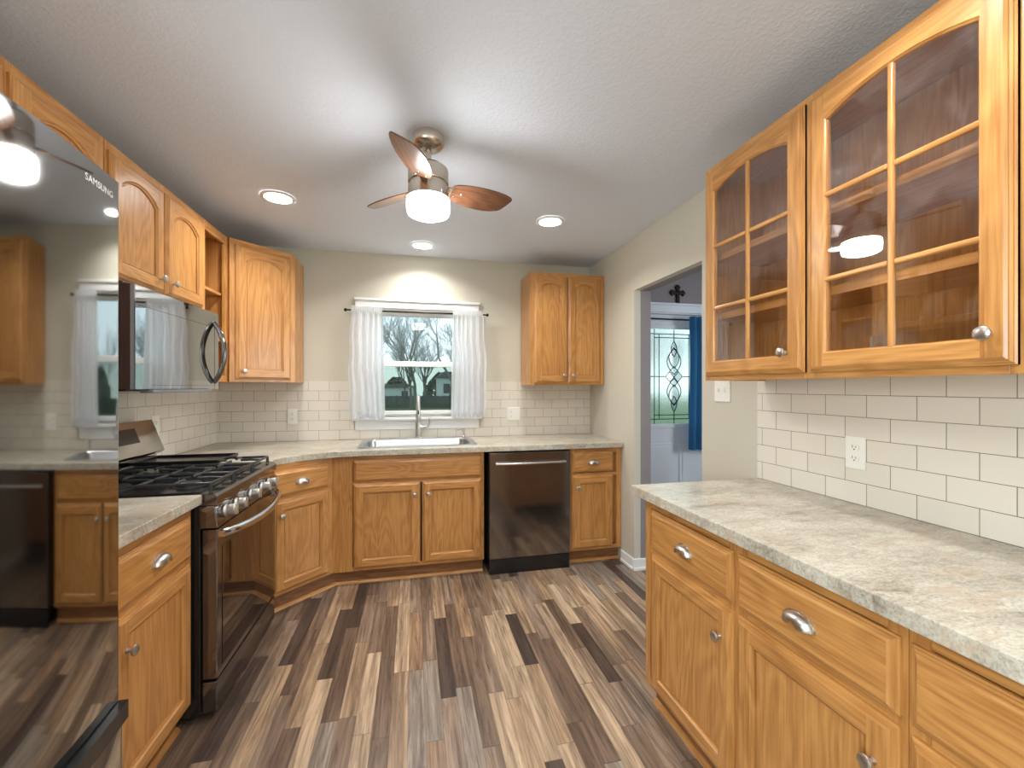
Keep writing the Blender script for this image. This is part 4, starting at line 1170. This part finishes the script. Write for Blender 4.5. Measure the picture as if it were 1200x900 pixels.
for k, ang in enumerate((26, 146, 266)):
    a = R(ang) + PHI
    pit = R(-20)
    # blade outline in its own frame: x outwards, y across
    up_, lo_ = [], []
    n = 22
    lo_ = [(.100, -.026), (.106, -.038), (.125, -.048), (.16, -.055), (.21, -.060), (.26, -.060), (.31, -.056), (.35, -.049), (.378, -.040), (.388, -.033), (.391, -.022)]
    up_ = [(.100, .026), (.106, .038), (.125, .050), (.16, .062), (.20, .070), (.24, .073), (.28, .072), (.315, .066), (.345, .055), (.360, .043), (.378, .010)]
    q = up_ + lo_[::-1]
    b = MB(); b.prism(q, -.003, .003)
    mt = Matrix.Rotation(a, 4, 'Z') @ Matrix.Translation((0, 0, -.228)) @ Matrix.Rotation(pit, 4, 'X')
    bl = b.build('blade', M['walnut'], t, mtx=mt, bevel=.0015)
    b = MB(); b.box(.075, .135, -.020, .020, .003, .007); b.box(.060, .080, -.012, .012, -.002, .007)
    for (x, y) in ((.118, -.022), (.118, .022), (.150, 0)): b.lathe([(.0045, 0), (.005, -.002), (.003, -.004)], (x, y, -.003), (0, 0, 1), 10)
    b.build('blade_bracket', M['fan_nickel'], bl)

# ================================================================ OUTSIDE
GZ = -.6
b = MB(); b.box(-60, 60, YB+.3, 95, GZ-.2, GZ); o = b.build('lawn', M['grass']); tag(o, 'pale winter lawn outside the kitchen window', 'lawn', kind='stuff')
# fence
t = thing('board_fence', 'dark green wooden fence across the back of the yard', 'fence', (0, 40, GZ), 0)
b = MB()
rnd = random.Random(3)
x = -16.0
while x < 24:
    b.box(x, x+.135, 0, .03, .03, 1.14+rnd.uniform(-.02, .02)); x += .145
b.box(-16, 24, .03, .08, .25, .34); b.box(-16, 24, .03, .08, 1.0, 1.08); b.build('boards', M['fence'], t)
b = MB()
for k in range(17): b.box(-16+k*2.4, -15.88+k*2.4, .03, .15, 0, 1.2)
b.build('posts', M['fence'], t)

def tree_mesh(seed, h=7.0, r0=.16, spread=.5, depth=6, lean=(0, 0)):
    rnd = random.Random(seed); b = MB()
    def seg(p, q, r1, r2, mat):
        d = (q-p)
        if d.length < 1e-4: return
        d.normalize(); u = d.orthogonal().normalized(); v = d.cross(u); k = 5 if r1 > .03 else 3
        A = [b.bm.verts.new(p+(u*math.cos(2*PI*i/k)+v*math.sin(2*PI*i/k))*r1) for i in range(k)]
        B = [b.bm.verts.new(q+(u*math.cos(2*PI*i/k)+v*math.sin(2*PI*i/k))*r2) for i in range(k)]
        for i in range(k):
            f = b.bm.faces.new((A[i], A[(i+1) % k], B[(i+1) % k], B[i])); f.material_index = mat
    def grow(p, d, ln, r, lev):
        n = 3; pp = p
        for i in range(n):
            d = (d + Vector((rnd.uniform(-1, 1), rnd.uniform(-1, 1), rnd.uniform(-.3, .6)))*.12).normalized()
            q = pp + d*ln/n; r2 = r*(1-.25*(i+1)/n)
            seg(pp, q, r*(1-.25*i/n), r2, 0 if lev < 3 else 1)
            if lev < depth and i > 0 and lev > 0:
                a = (d + Vector((rnd.uniform(-1, 1), rnd.uniform(-1, 1), rnd.uniform(-.1, .5)))*.9).normalized()
                grow(q, a, ln*.55, r2*.45, lev+2)
            pp = q
        if lev < depth:
            for _ in range(2 if lev else 4):
                a = (d + Vector((rnd.uniform(-1, 1), rnd.uniform(-1, 1), rnd.uniform(-.15, .4)))*spread).normalized()
                grow(pp, a, ln*rnd.uniform(.65, .85), r*.62, lev+1)
    grow(Vector((0, 0, 0)), Vector((lean[0], lean[1], 1)).normalized(), h*.28, r0, 0)
    return b
tspecs = [(3.4, 20.0, 7.5, 'spreading bare tree standing nearest the window right of the faucet'), ]
protos = []
for s_ in range(3):
    t = thing('bare_tree', '', 'tree', (0, 0, GZ), 0, 'bare trees beyond the fence')
    tree_mesh(11+s_, 7.4, .12, .60, 7).build('trunk_and_branches', [M['bark'], M['twig']], t)
    protos.append(t)
rnd = random.Random(8)
placed = [(2.05, 22.0, 1.0, 'large spreading bare tree in the yard right of the faucet'), (-2.6, 25.0, .95, 'bare tree in the yard left of the faucet'),
          (.1, 29.0, 1.05, 'slim bare tree in the yard straight behind the faucet')]
ins = ['left', 'right']
for (x, y) in ((-7.2, 45), (3.6, 44), (-.9, 46.5), (10.2, 43), (-.2, 34), (4.6, 32), (1.2, 50), (-13, 44), (6.0, 52), (1.4, 56), (18.5, 30), (23.5, 36), (15.0, 47), (21, 46)):
    placed.append((x, y, rnd.uniform(.95, 1.15), 'bare grey tree in the row beyond the dark fence'))
for i, (x, y, s_, lab) in enumerate(placed):
    o = protos[i % 3]
    if i >= 3: o = copy_tree(o)
    o.location = (x, y, GZ+.03); o.rotation_euler = (0, 0, rnd.uniform(0, 6.28)); o.scale = (s_, s_, s_); o['label'] = lab
# evergreen masses behind
ep = None
for k in range(7):
    if ep is None:
        b = MB(); r2 = random.Random(5)
        for i in range(900):
            a = r2.uniform(0, 2*PI); hh = r2.uniform(.1, 1)**.8*3.4; rad = (2.3*(1-(hh/3.6)**2)+.3)*r2.uniform(.7, 1)
            c = Vector((rad*math.cos(a), rad*math.sin(a), hh)); s_ = r2.uniform(.12, .3)
            u = Vector((r2.uniform(-1, 1), r2.uniform(-1, 1), r2.uniform(-1, 1))).normalized(); v = u.orthogonal().normalized(); w_ = u.cross(v)
            P = [c+u*s_, c-u*s_*.5+v*s_*.8, c-u*s_*.5-v*s_*.8, c+w_*s_]
            b.faces(P, [(0, 1, 2), (0, 2, 3), (0, 3, 1), (1, 3, 2)])
        ep = thing('evergreen_shrub', '', 'shrub', (0, 0, GZ), 0, 'evergreen shrubs beyond the fence'); b.build('foliage', M['evergreen'], ep); e_ = ep
    else: e_ = copy_tree(ep)
    x = (-15, -8.8, -2.4, 4.2, 11, 22, 29)[k]
    e_.location = (x, 64+rnd.uniform(-3, 3), GZ); s_ = rnd.uniform(.9, 1.3); e_.scale = (s_, s_, s_); e_.rotation_euler = (0, 0, rnd.uniform(0, 6))
    e_['label'] = 'dark evergreen shrub in the hedge far beyond the fence'
# white buildings beyond
def shed(x, y, w_, h_, rh, lab, wins):
    t = thing('house', lab, 'house', (x, y, GZ), 0)
    b = MB(); b.box(-w_/2, w_/2, 0, 4, 0, h_); b.build('wall', M['siding'], t)
    b = MB(); q = [(-w_/2-.2, h_), (w_/2+.2, h_), (w_/2-.6, h_+rh), (-w_/2+.6, h_+rh)]; b.prism(q, -.2, 4.2, axis=1); b.build('roof', M['roof'], t)
    for wx in wins:
        b = MB(); b.box(wx-.35, wx+.35, -.05, 0, h_*.45, h_*.8); b.build('window', M['house_window'], t)
shed(4.6, 46, 4.2, 2.9, .7, 'small white house beyond the fence right of the faucet', (-1.2, 0, 1.2))
shed(-2.6, 49, 5.5, 1.9, .35, 'low white building beyond the fence left of the faucet', (-1.8, 1.6))
